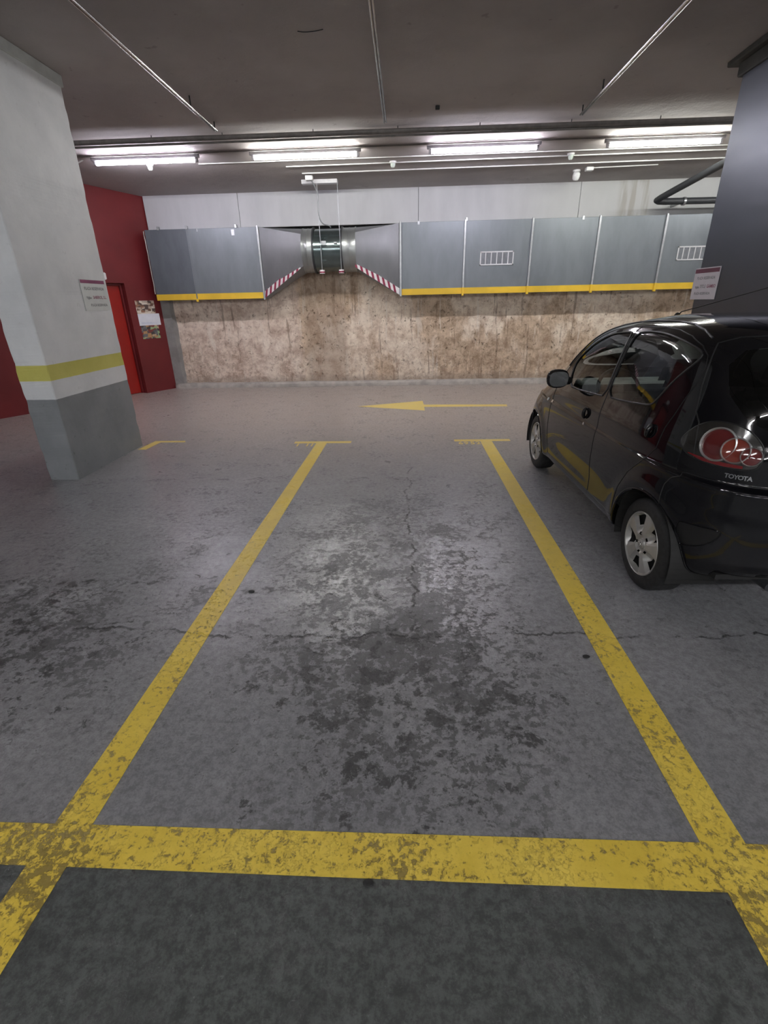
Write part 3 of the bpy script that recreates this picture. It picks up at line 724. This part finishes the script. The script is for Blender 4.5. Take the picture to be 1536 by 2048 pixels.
def S(th,v):
    """surface point; th 0 front centre .. pi rear centre, left side is +y; returns x,y,z"""
    th=np.asarray(th,float); r=_cr(v); z,w,xf,xr,n,xm=[r[...,k] for k in range(6)]
    c=np.cos(th); s=np.abs(np.sin(th))
    rho=(np.abs(c)**n+s**n)**(1/n); X=c/rho; Y=s/rho
    x=np.where(c>=0,xm+(xf-xm)*X,xm+(xm-xr)*X)
    y=w*Y
    # arch flares, waist tuck
    for cx in (1.17,-1.17):
        q=np.hypot(x-cx,z-.28); y=y+.016*np.exp(-((q-.36)/.07)**2)*(Y>.6)*np.clip((Y-.6)/.3,0,1)
    y=y-.014*np.exp(-((z-.40)/.10)**2)*np.exp(-(x/.62)**4)
    y=y-.008*np.exp(-((z-.80)/.06)**2)*np.exp(-(x/1.0)**4)
    z=z+.07*np.clip((-x-1.35)/.3,0,1)**2*np.clip((.45-z)/.2,0,1)
    return np.stack(np.broadcast_arrays(x,y,z),-1)
VMAX = _N-1-1e-3
def v_of_z(z):
    lo, hi = 0.0, VMAX
    for _ in range(40):
        mid = (lo+hi)/2
        if _cr(np.array(mid))[0] < z: lo = mid
        else: hi = mid
    return (lo+hi)/2
def tv(x, z):
    """side-view point (x, z) to surface parameters"""
    v = v_of_z(z); _, w, xf, xr, n, xm = _cr(np.array(v))
    X = (x-xm)/((xf-xm) if x > xm else (xm-xr)); X = max(-.999999, min(.999999, X)); Y = (1-abs(X)**n)**(1/n)
    return (math.atan2(Y, X), v)
def tvy(y, z, rear=True):
    """rear or front view point (y, z) to surface parameters"""
    v = v_of_z(z); _, w, xf, xr, n, xm = _cr(np.array(v)); Y = max(0, min(.999999, y/w)); X = (1-Y**n)**(1/n)
    return (math.atan2(Y, -X if rear else X), v)
def surfn(th, v):
    e = 1e-3
    a = S(np.minimum(th+e, PI), v)-S(np.maximum(th-e, 0), v); b_ = S(th, np.minimum(v+e, VMAX))-S(th, np.maximum(v-e, 0))
    n = np.cross(a, b_); l = np.linalg.norm(n, axis=-1, keepdims=True); n = n/np.where(l < 1e-12, 1, l)
    top = (l[..., 0] < 1e-10); n[top] = (0, 0, 1)
    return n
US = 10.0     # angular scale for the planar triangulation
def dens(poly, d=.12, closed=True):
    out = []; n = len(poly)
    for i in range(n if closed else n-1):
        a = poly[i]; b_ = poly[(i+1) % n]; L = math.hypot((b_[0]-a[0])*US, b_[1]-a[1]); k = max(1, int(L/d))
        for j in range(k): out.append((a[0]+(b_[0]-a[0])*j/k, a[1]+(b_[1]-a[1])*j/k))
    if not closed: out.append(poly[-1])
    return out
def chaikin(p, it=2):
    for _ in range(it):
        q = []
        for i in range(len(p)):
            a = p[i]; b_ = p[(i+1) % len(p)]
            q += [(a[0]*.75+b_[0]*.25, a[1]*.75+b_[1]*.25), (a[0]*.25+b_[0]*.75, a[1]*.25+b_[1]*.75)]
        p = q
    return p
def sidepoly(p, smooth=0):
    if smooth: p = chaikin(p, smooth)
    # densify in side view first, then map
    q = []
    for i in range(len(p)):
        a = p[i]; b_ = p[(i+1) % len(p)]; k = max(1, int(math.hypot(a[0]-b_[0], a[1]-b_[1])/.02))
        for j in range(k): q.append(tv(a[0]+(b_[0]-a[0])*j/k, a[1]+(b_[1]-a[1])*j/k))
    return q
def inside(pt, poly):
    x, y = pt; c = False; j = len(poly)-1
    for i in range(len(poly)):
        xi, yi = poly[i]; xj, yj = poly[j]
        if (yi > y) != (yj > y) and x < (xj-xi)*(y-yi)/(yj-yi)+xi: c = not c
        j = i
    return c
AR = .335
def archpoly(cx):
    P = []
    for k in range(49):
        a = math.radians(-12+204*k/48); x = cx+AR*math.cos(a); z = .28+AR*math.sin(a)
        P.append(tv(x, z) if z > .226 else (tv(x, .226)[0], 0.0))
    return P
Bline = [(-.350, 1.468), (-.352, 1.40), (-.358, 1.20), (-.366, 1.00), (-.366, .85), (-.36, .60), (-.355, .31)]
fdoor = [(.66, .31), (.70, .45), (.715, .60), (.70, .80), (.665, .93), (.64, 1.02), (.56, 1.12), (.45, 1.22), (.32, 1.31), (.16, 1.385), (-.02, 1.435), (-.18, 1.46)]+Bline
rdoor = Bline[::-1]+[(-.62, 1.478), (-.80, 1.470), (-.96, 1.447), (-1.09, 1.408), (-1.16, 1.365), (-1.188, 1.31), (-1.184, 1.22), (-1.16, 1.13), (-1.142, 1.05), (-1.12, .98), (-1.118, .86), (-1.045, .765), (-.934, .66), (-.866, .535), (-.838, .42), (-.828, .31)]
fglass = [(.36, .972), (.44, 1.10), (.435, 1.16), (.375, 1.225), (.21, 1.325), (.02, 1.395), (-.12, 1.420), (-.27, 1.434), (-.318, 1.43), (-.328, 1.37), (-.332, 1.20), (-.336, 1.012), (-.2, 1.002), (.1, .982)]
rglass = [(-.372, 1.016), (-.368, 1.20), (-.378, 1.35), (-.392, 1.432), (-.49, 1.447), (-.63, 1.449), (-.75, 1.444), (-.91, 1.426), (-1.037, 1.402), (-1.11, 1.382), (-1.13, 1.36), (-1.115, 1.325), (-1.075, 1.28), (-1.03, 1.225), (-.985, 1.15), (-.95, 1.09), (-.92, 1.066), (-.87, 1.057), (-.63, 1.034)]
LIGHT = [(2.261, 10.56), (2.274, 11.15), (2.301, 11.76), (2.345, 12.12), (2.395, 12.19), (2.45, 12.09), (2.498, 11.78), (2.54, 11.21), (2.557, 10.64), (2.554, 9.98), (2.54, 9.59), (2.498, 9.45), (2.433, 9.42), (2.366, 9.45), (2.311, 9.64), (2.28, 9.98)]
LIGHT = chaikin(LIGHT, 2)
# bumper: lower rear region
zl = v_of_z(.795)
BUMP = [tv(-1.30, .590), tv(-1.285, .705), tv(-1.335, .765), (2.31, zl+.02), (2.36, zl+.02), (2.6, zl+.02), (PI, zl+.02), (PI, 0.0), tv(-1.498, .226)]
BUMP = [(t, v) for t, v in BUMP]
HATCH = [(PI, v_of_z(1.485)), (2.60, v_of_z(1.47)), (2.36, v_of_z(1.455)), (2.262, v_of_z(1.425)), (2.262, 14.9), (2.262, 13.5), (2.275, 12.4), (2.30, 11.9), (2.33, 9.6), (2.36, zl+.02), (PI, zl+.02)]
HGLASS = [(PI, v_of_z(1.44)), (2.62, v_of_z(1.43)), (2.40, v_of_z(1.40)), (2.345, v_of_z(1.33)), (2.37, 13.4), (2.46, 12.4), (2.58, 11.8), (2.64, 10.5), (2.66, v_of_z(.89)), (PI, v_of_z(.88))]
WSH = [(0, v_of_z(1.44)), (.50, v_of_z(1.425)), (.78, v_of_z(1.36)), (.80, v_of_z(1.20)), (.70, v_of_z(1.06)), (.60, v_of_z(.975)), (.3, v_of_z(.965)), (0, v_of_z(.96))]
HOOD = [(0, v_of_z(.955)), (.6, v_of_z(.965)), (.74, v_of_z(.95)), (.66, v_of_z(.80)), (.5, v_of_z(.70)), (0, v_of_z(.66))]
HEADL = chaikin([(.72, v_of_z(.58)), (.55, v_of_z(.62)), (.52, v_of_z(.74)), (.70, v_of_z(.80)), (.84, v_of_z(.76)), (.86, v_of_z(.66))], 2)
FBUMP = [(0, v_of_z(.655)), (.52, v_of_z(.60)), (.72, v_of_z(.57)), (.86, v_of_z(.60)), tv(1.40, .52), tv(1.502, .226), (tv(1.502, .226)[0], 0), (0, 0)]
RECESS = chaikin([(2.318, 3.95), (2.345, 4.02), (2.45, 4.12), (2.452, 3.9), (2.425, 3.5), (2.38, 3.2), (2.334, 3.1), (2.322, 3.4)], 1)
PLATE = [(PI, v_of_z(.62)), (2.93, v_of_z(.62)), (2.93, v_of_z(.50)), (PI, v_of_z(.50))]
loops = {'arch_r': archpoly(-1.17), 'arch_f': archpoly(1.17), 'fglass': sidepoly(fglass, 1), 'rglass': sidepoly(rglass, 1),
         'fdoor': sidepoly(fdoor), 'rdoor': sidepoly(rdoor), 'light': dens(LIGHT), 'bump': dens(BUMP), 'hatch': dens(HATCH), 'hglass': dens(HGLASS),
         'wsh': dens(WSH), 'hood': dens(HOOD), 'headl': dens(HEADL), 'fbump': dens(FBUMP), 'recess': dens(RECESS)}
verts = []; edges = []
NU, NV = 150, 92
for j in range(NV+1):
    v = VMAX*j/NV
    for i in range(NU+1): verts.append((PI*i/NU*US, v))
for nm, L in loops.items():
    base = len(verts); L = [(min(max(t, 0), PI), min(max(v, 0), VMAX)) for t, v in L]
    verts += [(t*US, v) for t, v in L]; edges += [(base+i, base+(i+1) % len(L)) for i in range(len(L))]; loops[nm] = L
cv, ce, cf, *_rest = delaunay_2d_cdt([Vector(p) for p in verts], edges, [], 0, 1e-5)
TH = np.array([p[0] for p in cv])/US; VV = np.clip(np.array([p[1] for p in cv]), 0, VMAX); TH = np.clip(TH, 0, PI)
P3 = S(TH, VV); N3 = surfn(TH, VV)
order = ['arch_r', 'arch_f', 'fglass', 'rglass', 'light', 'recess', 'fdoor', 'rdoor', 'hglass', 'hatch', 'bump', 'wsh', 'headl', 'fbump', 'hood']
bbs = {k: (min(p[0] for p in loops[k]), max(p[0] for p in loops[k]), min(p[1] for p in loops[k]), max(p[1] for p in loops[k])) for k in order}
groups = {k: [] for k in order+['shell']}
for f in cf:
    if len(f) < 3: continue
    ct = sum(TH[i] for i in f)/len(f); c_v = sum(VV[i] for i in f)/len(f); g = 'shell'
    for k in order:
        b_ = bbs[k]
        if b_[0] <= ct <= b_[1] and b_[2] <= c_v <= b_[3] and inside((ct, c_v), loops[k]): g = k; break
    groups[g].append(tuple(f))

def mk_carpaint():
    m, nt = new_mat('black_car_paint'); b = NB(nt); P = b.pos()
    dust = b.noise(P, 3.0, 5); fl = b.noise(P, 400, 2)
    c = b.mix(b.ss(fl, .5, .8), (.0045, .0045, .006), (.012, .012, .014))
    c = b.mix(b.ss(dust, .45, .8, 0, .22), c, (.05, .047, .043))
    b.out(b.pbr(c, b.ss(dust, .3, .8, .03, .07), 0, None, **{'IOR': 1.48})); return m
def mk_glass(name, tint, base):
    m, nt = new_mat(name); b = NB(nt)
    tr = b.n('ShaderNodeBsdfTransparent', ins={0: tuple(tint)+(1,)})
    gl = b.n('ShaderNodeBsdfGlossy', ins={0: (1, 1, 1, 1), 1: .015})
    fr = b.n('ShaderNodeFresnel', ins={0: 1.6})
    f2 = b.math('MULTIPLY', fr.outputs[0], 1.0, clamp=True)
    mx = b.n('ShaderNodeMixShader', ins={0: f2, 1: tr.outputs[0], 2: gl.outputs[0]})
    b.out(mx.outputs[0]); return m
M_CAR = mk_carpaint(); M_GLASS = mk_glass('tinted_side_glass', (.74, .80, .76), .05); M_GLASSD = mk_glass('dark_rear_glass', (.05, .055, .055), .05)
M_RUBBER = simple('black_rubber', (.010, .010, .011), .5, 0, .2)
M_TYRE = simple('tyre_rubber', (.018, .018, .019), .75, 0, .3, 30, .1)
M_HUB = simple('silver_wheel_trim', (.42, .415, .40), .38, .55, .06)
M_CHROME = simple('chrome', (.62, .63, .64), .12, 1.0, .03)
M_RING = simple('satin_chrome', (.60, .61, .60), .30, .7, .03)
M_INT = simple('interior_grey', (.34, .35, .34), .8, 0, .2, 6)
M_INT2 = simple('seat_fabric', (.11, .115, .12), .9, 0, .25, 8)
M_PLAST = simple('black_bumper_plastic', (.006, .006, .007), .45)
def mk_lens(name, col, rough=.08):
    m, nt = new_mat(name); b = NB(nt)
    b.out(b.pbr(col, rough, 0, None, **{'Coat Weight': 1.0, 'Coat Roughness': .03})); return m
M_SMOKE = mk_lens('smoked_lamp_cover', (.022, .020, .018), .12)
M_REDL = mk_lens('red_lamp_lens', (.11, .014, .014)); M_ORL = mk_lens('amber_red_lamp_lens', (.19, .030, .018)); M_REDR = mk_lens('red_reflector', (.17, .006, .008))

car = thing('car', 'black five-door hatchback parked in the bay on the right, seen from rear left', 'car', (2.159, 3.837, 0), math.atan2(.99976, -.0218))
def panel(name, keys, mat, sides=(1,), join=False, off=0.0, label=None):
    res = []
    def arr(sgn):
        fs = [f for k in keys for f in groups[k]]; used = sorted({i for f in fs for i in f}); mp = {u: i for i, u in enumerate(used)}
        v = P3[used]+N3[used]*off; n = N3[used].copy()
        if sgn < 0: v = v*[1, -1, 1]; n = n*[1, -1, 1]
        F = [tuple(mp[i] for i in (f if sgn > 0 else f[::-1])) for f in fs]
        # orientation check
        a, b_, c = [Vector(v[i]) for i in F[len(F)//2][:3]]
        if (b_-a).cross(c-a).dot(Vector(n[F[len(F)//2][0]])) < 0: F = [q[::-1] for q in F]
        return v, n, F
    def mk(v, n, F):
        o = obj(name, v, F, mat, car, True, label)
        o.data.normals_split_custom_set_from_vertices([tuple(q) for q in n]); res.append(o)
    if join:
        v1, n1, F1 = arr(1); v2, n2, F2 = arr(-1); k = len(v1)
        mk(np.concatenate([v1, v2]), np.concatenate([n1, n2]), F1+[tuple(i+k for i in f) for f in F2])
    else:
        for s in sides: mk(*arr(s))
    return res
panel('body_shell', ['shell'], M_CAR, join=True)
groups['lining'] = [f for f in groups['shell'] if sum(VV[i] for i in f)/len(f) > v_of_z(1.47)]
panel('headliner', ['lining'], simple('headliner_cloth', (.45, .45, .43), .9), join=True, off=-.03)
panel('hood', ['hood'], M_CAR, join=True)
panel('windshield', ['wsh'], M_GLASS, join=True, off=-.003)
panel('front_bumper', ['fbump'], M_CAR, join=True)
hatch = panel('tailgate', ['hatch'], M_CAR, join=True)[0]
rg = panel('rear_window', ['hglass'], M_GLASSD, join=True, off=-.002)[0]
rb = panel('rear_bumper', ['bump'], M_CAR, join=True)[0]
fd = panel('front_door', ['fdoor'], M_CAR, sides=(1, -1)); rd = panel('rear_door', ['rdoor'], M_CAR, sides=(1, -1))
fg = panel('door_window', ['fglass'], M_GLASS, sides=(1, -1), off=-.004); rgl = panel('door_window', ['rglass'], M_GLASS, sides=(1, -1), off=-.004)
for a, b_ in zip(fg+rgl, fd+rd): a.parent = b_
hl = panel('headlight', ['headl'], mk_lens('headlight_lens', (.35, .36, .37)), sides=(1, -1))
tl = panel('tail_light', ['light'], M_SMOKE, sides=(1, -1), off=.0015)
rc = panel('bumper_recess', ['recess'], M_PLAST, sides=(1, -1), off=-.004)
for r_ in rc: r_.parent = rb
# shut lines and window rubbers: thin dark beads following the outlines
def bead(name, L, r, parent, sgn=1, off=0.0, closed=True, mat=None):
    t = np.array([p[0] for p in L]); v = np.array([p[1] for p in L]); p = S(t, v)+surfn(t, v)*off
    if sgn < 0: p = p*[1, -1, 1]
    # thin out
    q = [p[0]]
    for a in p[1:]:
        if np.linalg.norm(a-q[-1]) > .008: q.append(a)
    return MB().tube(q, r, 6, closed=closed).build(name, mat or M_RUBBER, parent, True)
for s, i in ((1, 0), (-1, 1)):
    bead('door_seal', loops['fdoor'], .0032, fd[i], s); bead('door_seal', loops['rdoor'], .0032, rd[i], s)
    bead('window_rubber', loops['fglass'], .006, fd[i], s); bead('window_rubber', loops['rglass'], .006, rd[i], s)
    bead('lamp_seal', loops['light'], .004, tl[i], s)
    bead('bumper_seam', [p for p in dens(BUMP[:5], .1, False)]+dens([BUMP[4], BUMP[6]], .1, False), .0028, rb, s, closed=False)
    bead('tailgate_seal', dens(HATCH[:6]+HATCH[6:9], .1, False), .004, hatch, s, closed=False)
    for nm in ('arch_r', 'arch_f'):
        bead('arch_lip', loops[nm][2:-2], .009, car, s, -.003, False, M_CAR)
    bead('recess_rim', loops['recess'], .003, rc[i], s, .001, True, M_CAR)
    # drip moulding along the roof edge
    rl = [tv(x, z) for x, z in ((.62, 1.11), (.50, 1.235), (.36, 1.335), (.18, 1.42), (0, 1.465), (-.2, 1.492), (-.4, 1.504), (-.62, 1.508), (-.82, 1.500), (-.98, 1.478), (-1.10, 1.445))]
    bead('roof_moulding', dens(rl, .1, False), .006, car, s, .001, False)
# wheel arch liners, underbody
for cx in (1.17, -1.17):
    for s in (1, -1):
        mm = MB(); prof = [(AR+.004, .775), (AR+.004, .50)]
        V = []; F = []
        for k in range(37):
            a = math.radians(-14+208*k/36)
            for r_, yy in prof: V.append((cx+r_*math.cos(a), s*yy, .28+r_*math.sin(a)))
        for k in range(36): F.append((2*k, 2*k+1, 2*k+3, 2*k+2))
        n0 = len(V); V += [(cx+(AR+.004)*math.cos(math.radians(-14+208*k/36)), s*.50, .28+(AR+.004)*math.sin(math.radians(-14+208*k/36))) for k in range(37)]
        F.append(tuple(range(n0, n0+37)))
        mm.add(V, F).build('wheel_liner', M_BLACK, car)
MB().box((-1.30, -.56, .22), (1.4, .56, .27)).box((-.82, -.74, .235), (.82, .74, .27)).box((-1.62, -.60, .30), (-1.28, .60, .33)).build('underbody', M_BLACK, car)
MB().tube([(-1.0, .30, .25), (-1.45, .34, .27), (-1.66, .34, .275)], .024, 12).build('exhaust_pipe', M_DARKPIPE, car, True)
# lower lip of the rear bumper
# wheels -------------------------------------------------------------
def wheel_trim():
    """five broad petals, five dark openings, lug slots, cap; local y is outward"""
    R0 = .192; nr, na = 34, 240; V = []; F = []
    for i in range(nr+1):
        r = .022+(R0-.022)*i/nr
        for k in range(na):
            a = 2*PI*k/na; u = ((a/(2*PI/5)) % 1.0)-.5     # 0 at petal centre, +-.5 at valley
            t = r/R0
            valley = max(0, (abs(u)-.17)/.33)
            valley = min(1, valley*1.4)
            g = max(0, min(1, (t-.30)/.25))*max(0, min(1, (1.0-t)/.10))
            h = .012*(1-t*t*.6)-.004-.034*valley*g
            if t > .965: h = .006
            if t < .30: h = .004-.010*max(0, min(1, (t-.16)/.03))*(1-max(0, min(1, (t-.26)/.04)))
            V.append((r*math.cos(a), h, r*math.sin(a)))
    for i in range(nr):
        rc_ = (.022+(R0-.022)*(i+.5)/nr)/R0
        for k in range(na):
            a = 2*PI*(k+.5)/na; u = ((a/(2*PI/5)) % 1.0)-.5
            w_ = .34
            if .60 < rc_ < .925 and abs(abs(u)-.5) < .215-.05*(rc_-.6): continue
            if .27 < rc_ < .37 and abs(abs(u)-.5) < .13: continue
            k2 = (k+1) % na; F.append((i*na+k, i*na+k2, (i+1)*na+k2, (i+1)*na+k))
    return V, F
TV, TF = wheel_trim()
protos = {}
def wheel(x, s, rot):
    w = thing('wheel', '', '', (x, s*.760, .279)); del w['label']; del w['category']; w.parent = car
    flip = Matrix.Identity(4) if s > 0 else Matrix.Rotation(PI, 4, 'Z')
    w.matrix_local = Matrix.Translation((x, s*.760, .279)) @ flip
    prof = [(.19, -.150), (.22, -.160), (.262, -.152), (.2775, -.135), (.279, -.10), (.279, -.030), (.2765, -.012), (.264, .002), (.245, .009), (.222, .012), (.205, .010), (.196, .000), (.190, -.02)]
    if 'tyre' not in protos:
        t = MB().lathe(prof, 96, 'Y').build('tyre', M_TYRE, w, True)
        # tread grooves as rings
        g = MB()
        for yy in (-.045, -.075, -.105): g.lathe([(.2796, yy-.003), (.2796, yy+.003)], 96, 'Y')
        t2 = g.build('tread_groove', M_BLACK, t)
        h = obj('wheel_trim', TV, TF, M_HUB, w, True); sharp(h, 30)
        rim = MB().lathe([(.187, .004), (.193, .009), (.197, .004), (.193, -.004)], 96, 'Y').build('trim_edge', M_HUB, h, True)
        bk = MB().lathe([(.0, -.045), (.185, -.045), (.19, -.01)], 48, 'Y').build('dark_rim', M_BLACK, w, True)
        cp = MB().lathe([(0, .010), (.020, .010), (.026, .006), (.028, -.002)], 32, 'Y').build('centre_cap', M_HUB, h, True)
        em_ = MB().tube([(.013*math.cos(a), .0105, .009*math.sin(a)) for a in [2*PI*k/20 for k in range(20)]], .0016, 5, closed=True).build('wheel_emblem', M_CHROME, h, True)
        h.matrix_local = Matrix.Rotation(rot, 4, 'Y')
        protos['tyre'] = (t, t2, h, rim, bk, cp, em_)
    else:
        t, t2, h, rim, bk, cp, em_ = protos['tyre']
        def c(o, p):
            q = o.copy(); COL.objects.link(q); q.parent = p; return q
        nt_ = c(t, w); c(t2, nt_); nh = c(h, w); c(rim, nh); c(bk, w); c(cp, nh); c(em_, nh); nh.matrix_local = Matrix.Rotation(rot, 4, 'Y')
    return w
wheel(-1.17, 1, math.radians(152)); wheel(1.17, 1, math.radians(147)); wheel(-1.17, -1, 0.3); wheel(1.17, -1, 1.0)

# tail light internals
def onsurf(th, v, sgn=1):
    p = Vector(S(np.array([th]), np.array([v]))[0]); n = Vector(surfn(np.array([th]), np.array([v]))[0])
    if sgn < 0: p.y *= -1; n.y *= -1
    return p, n
def frame_at(p, n, off=0):
    up = Vector((0, 0, 1)); xr_ = up.cross(n).normalized(); up2 = n.cross(xr_)
    M_ = Matrix((xr_, up2, n)).transposed().to_4x4(); M_.translation = p+n*off; return M_
for i, s in ((0, 1), (1, -1)):
    for (th, v, r, mat, off) in ((2.393, 10.85, .080, M_REDL, .010), (2.456, 10.64, .060, M_ORL, .019), (2.512, 10.38, .043, M_REDL, .024)):
        p, n = onsurf(th, v, s); Mx = frame_at(p, n, off)
        MB().lathe([(0, .004), (r*.5, .003), (r*.9, 0), (r*.97, -.004)], 40, 'Z', Mx).build('lamp_lens', mat, tl[i], True)
        MB().lathe([(r*.93, -.03), (r*.93, .002), (r*.99, .009), (r*1.06, .003), (r*1.06, -.035)], 48, 'Z', Mx).build('chrome_ring', M_RING, tl[i], True)
    L = [(2.30+.0, 9.78), (2.36, 9.56), (2.433, 9.53), (2.50, 9.56), (2.50, 9.80), (2.433, 9.80), (2.37, 9.86), (2.33, 10.02)]
    L = dens(L, .06); t = np.array([q[0] for q in L]); v = np.array([q[1] for q in L])
    # reflector strip grid between lower and upper curve
    lo = [(2.305, 9.80), (2.36, 9.55), (2.433, 9.50), (2.495, 9.55)]; hi = [(2.305, 9.86), (2.36, 9.78), (2.433, 9.74), (2.495, 9.72)]
    V = []; F = []
    for k in range(25):
        q = k/24*3; a = min(int(q), 2); f = q-a
        for row in (lo, hi):
            tt = row[a][0]+(row[a+1][0]-row[a][0])*f; vv = row[a][1]+(row[a+1][1]-row[a][1])*f
            p, n = onsurf(tt, vv, s); V.append(p+n*.004)
    for k in range(24): F.append((2*k, 2*k+2, 2*k+3, 2*k+1))
    obj('red_reflector', V, F, M_REDR, tl[i], True)
# maker's lettering on the tailgate
word = 'TOYOTA'
for k, ch in enumerate(word):
    f = (k+.5)/6; th = 2.443+(2.540-2.443)*f
    p, n = onsurf(th, 8.87); Mx = frame_at(p, n, .001)
    text_obj('badge_letter', ch, .030, M_CHROME, hatch, Mx, .0015, bold=.0008, sx=1.0)
# side badge and repeater on the fender, door handles
p, n = onsurf(*tv(.815, .784)); Mx = frame_at(p, n, .002)
MB().lathe([(0, .010), (.012, .008), (.016, 0)], 20, 'Z', Mx).build('side_repeater', M_WHITE, car, True)
p, n = onsurf(*tv(.688, .789)); Mx = frame_at(p, n, 0)
MB().box((-.022, -.014, 0), (.022, .014, .003), .002, Mx).build('side_badge', M_CHROME, car)
for s in (1, -1):
    for (x, z, dr_) in ((-.127, .850, fd[0 if s > 0 else 1]), (-1.023, .936, rd[0 if s > 0 else 1])):
        t_, v_ = tv(x, z); p, n = onsurf(t_, v_, s); Mx = frame_at(p, n, 0)
        MB().lathe([(0, .001), (.024, .0012), (.033, .0022), (.037, .0005)], 32, 'Z', Mx).build('handle_cup', M_CAR, dr_, True)
        ptl = [Mx @ Vector((.004*s, .034, .002)), Mx @ Vector((.005*s, .026, .016)), Mx @ Vector((.004*s, 0, .022)), Mx @ Vector((0, -.026, .015)), Mx @ Vector((-.002*s, -.034, .002))]
        MB().tube(smooth_path(ptl, 5), [.009+.006*math.sin(PI*k/20) for k in range(21)], 12).build('door_handle', M_CAR, dr_, True)
    t_, v_ = tv(-.125, .770); p, n = onsurf(t_, v_, s); Mx = frame_at(p, n, 0)
    MB().lathe([(0, .005), (.009, .004), (.012, 0)], 16, 'Z', Mx).build('keyhole', M_CHROME, fd[0 if s > 0 else 1], True)
# mirrors
for s in (1, -1):
    V = []; F = []; nu, nv2 = 24, 12; cen = Vector((.30, s*.902, 1.045))
    for j in range(nv2+1):
        q = -PI/2+PI*j/nv2
        for i in range(nu):
            a = 2*PI*i/nu; yy = .090*abs(math.cos(a))**.8*math.copysign(1, math.cos(a))*math.cos(q)**.75; zz = .076*abs(math.sin(a))**.8*math.copysign(1, math.sin(a))*math.cos(q)**.75
            xx = .085*math.sin(q) if q > 0 else .03*math.sin(q)
            V.append((cen.x+xx+.02*yy*s, cen.y+yy, cen.z+zz))
    for j in range(nv2):
        for i in range(nu): i2 = (i+1) % nu; F.append((j*nu+i, j*nu+i2, (j+1)*nu+i2, (j+1)*nu+i))
    mo = MB().add(V, F).build('door_mirror', M_CAR, car, True)
    V = [(cen.x-.0305+.02*.1*math.cos(a), cen.y+.075*abs(math.cos(a))**.7*math.copysign(1, math.cos(a)), cen.z+.06*abs(math.sin(a))**.7*math.copysign(1, math.sin(a))) for a in [2*PI*i/32 for i in range(32)]]
    obj('mirror_glass', V, [tuple(range(32))], M_CHROME, mo)
    MB().tube([(.36, s*.79, 1.02), (.33, s*.86, 1.025)], [.035, .028], 12).build('mirror_arm', M_PLAST, mo, True)
    # sail panel in the window corner
    p0 = [tv(.60, .975), tv(.44, 1.09), tv(.36, .975)]
# antenna
MB().tube([(.10, .15, 1.505), (.04, .15, 1.545), (-1.05, .15, 1.728)], [.008, .0035, .0025], 8).build('antenna', M_BLACK, car, True)
MB().lathe([(0, .035), (.012, .03), (.028, .004), (.032, -.006)], 20, 'Z', Matrix.Translation((.09, .15, 1.505))).build('antenna_base', M_BLACK, car, True)
# rear wiper
MB().tube([(-1.645, 0, .93), (-1.655, .12, .95), (-1.63, .34, .99)], .007, 8).build('rear_wiper', M_BLACK, car, True)
# number plate blank recess light
# interior
MB().box((-1.5, -.68, .30), (.95, .68, .34), .01).box((.55, -.66, .34), (1.0, .66, .82), .06).build('cabin_floor', M_INT, car)
MB().box((.50, -.68, .74), (1.02, .68, .95), .06).build('dashboard', M_INT, car, True)
MB().lathe([(.165, -.012), (.180, -.014), (.190, 0), (.180, .014), (.165, .012), (.158, 0), (.165, -.012)], 40, 'Z', Matrix.Translation((.42, .34, .93)) @ Matrix.Rotation(math.radians(-62), 4, 'Y')).build('steering_wheel', M_BLACK, car, True)
MB().box((-.04, -.06, -.03), (.04, .06, .0), .01, Matrix.Translation((.43, .34, .93)) @ Matrix.Rotation(math.radians(-62), 4, 'Y')).tube([(.43, .34, .93), (.62, .34, .84)], .03, 10).build('steering_column', M_BLACK, car)
def seat(x, y, w):
    MB().box((x-.22, y-w/2, .34), (x+.28, y+w/2, .55), .07).build('seat_base', M_INT2, car, True)
    Mx = Matrix.Translation((x-.22, y, .50)) @ Matrix.Rotation(math.radians(-20), 4, 'Y')
    MB().box((-.07, -w/2, 0), (.07, w/2, .60), .06, Mx).build('seat_backrest', M_INT2, car, True)
    return Mx
for y in (.34, -.34):
    Mx = seat(.02, y, .50)
    MB().box((-.05, -.13, .62), (.05, .13, .82), .05, Mx).build('headrest', M_INT2, car, True)
Mx = seat(-.85, 0, 1.20)
for y in (.35, -.35): MB().box((-.05, -.13, .60), (.05, .13, .72), .045, Mx).build('headrest', M_INT2, car, True)
MB().box((-1.5, -.60, .90), (-1.20, .60, .93), .01).build('parcel_shelf', M_INT, car)
for s in (1, -1):
    V = []; F = []
    ps = [(.66, .34), (.70, .60), (.66, .90), (.35, .945), (-.35, .985), (-.9, 1.02), (-1.05, .80), (-.84, .60), (-.82, .34)]
    MB().add([(x, s*.70, z) for x, z in ps]+[(x, s*.69, z) for x, z in ps], [tuple(range(9)), tuple(range(17, 8, -1))]+[(i, (i+1) % 9, (i+1) % 9+9, i+9) for i in range(9)]).build('door_lining', M_INT, car)
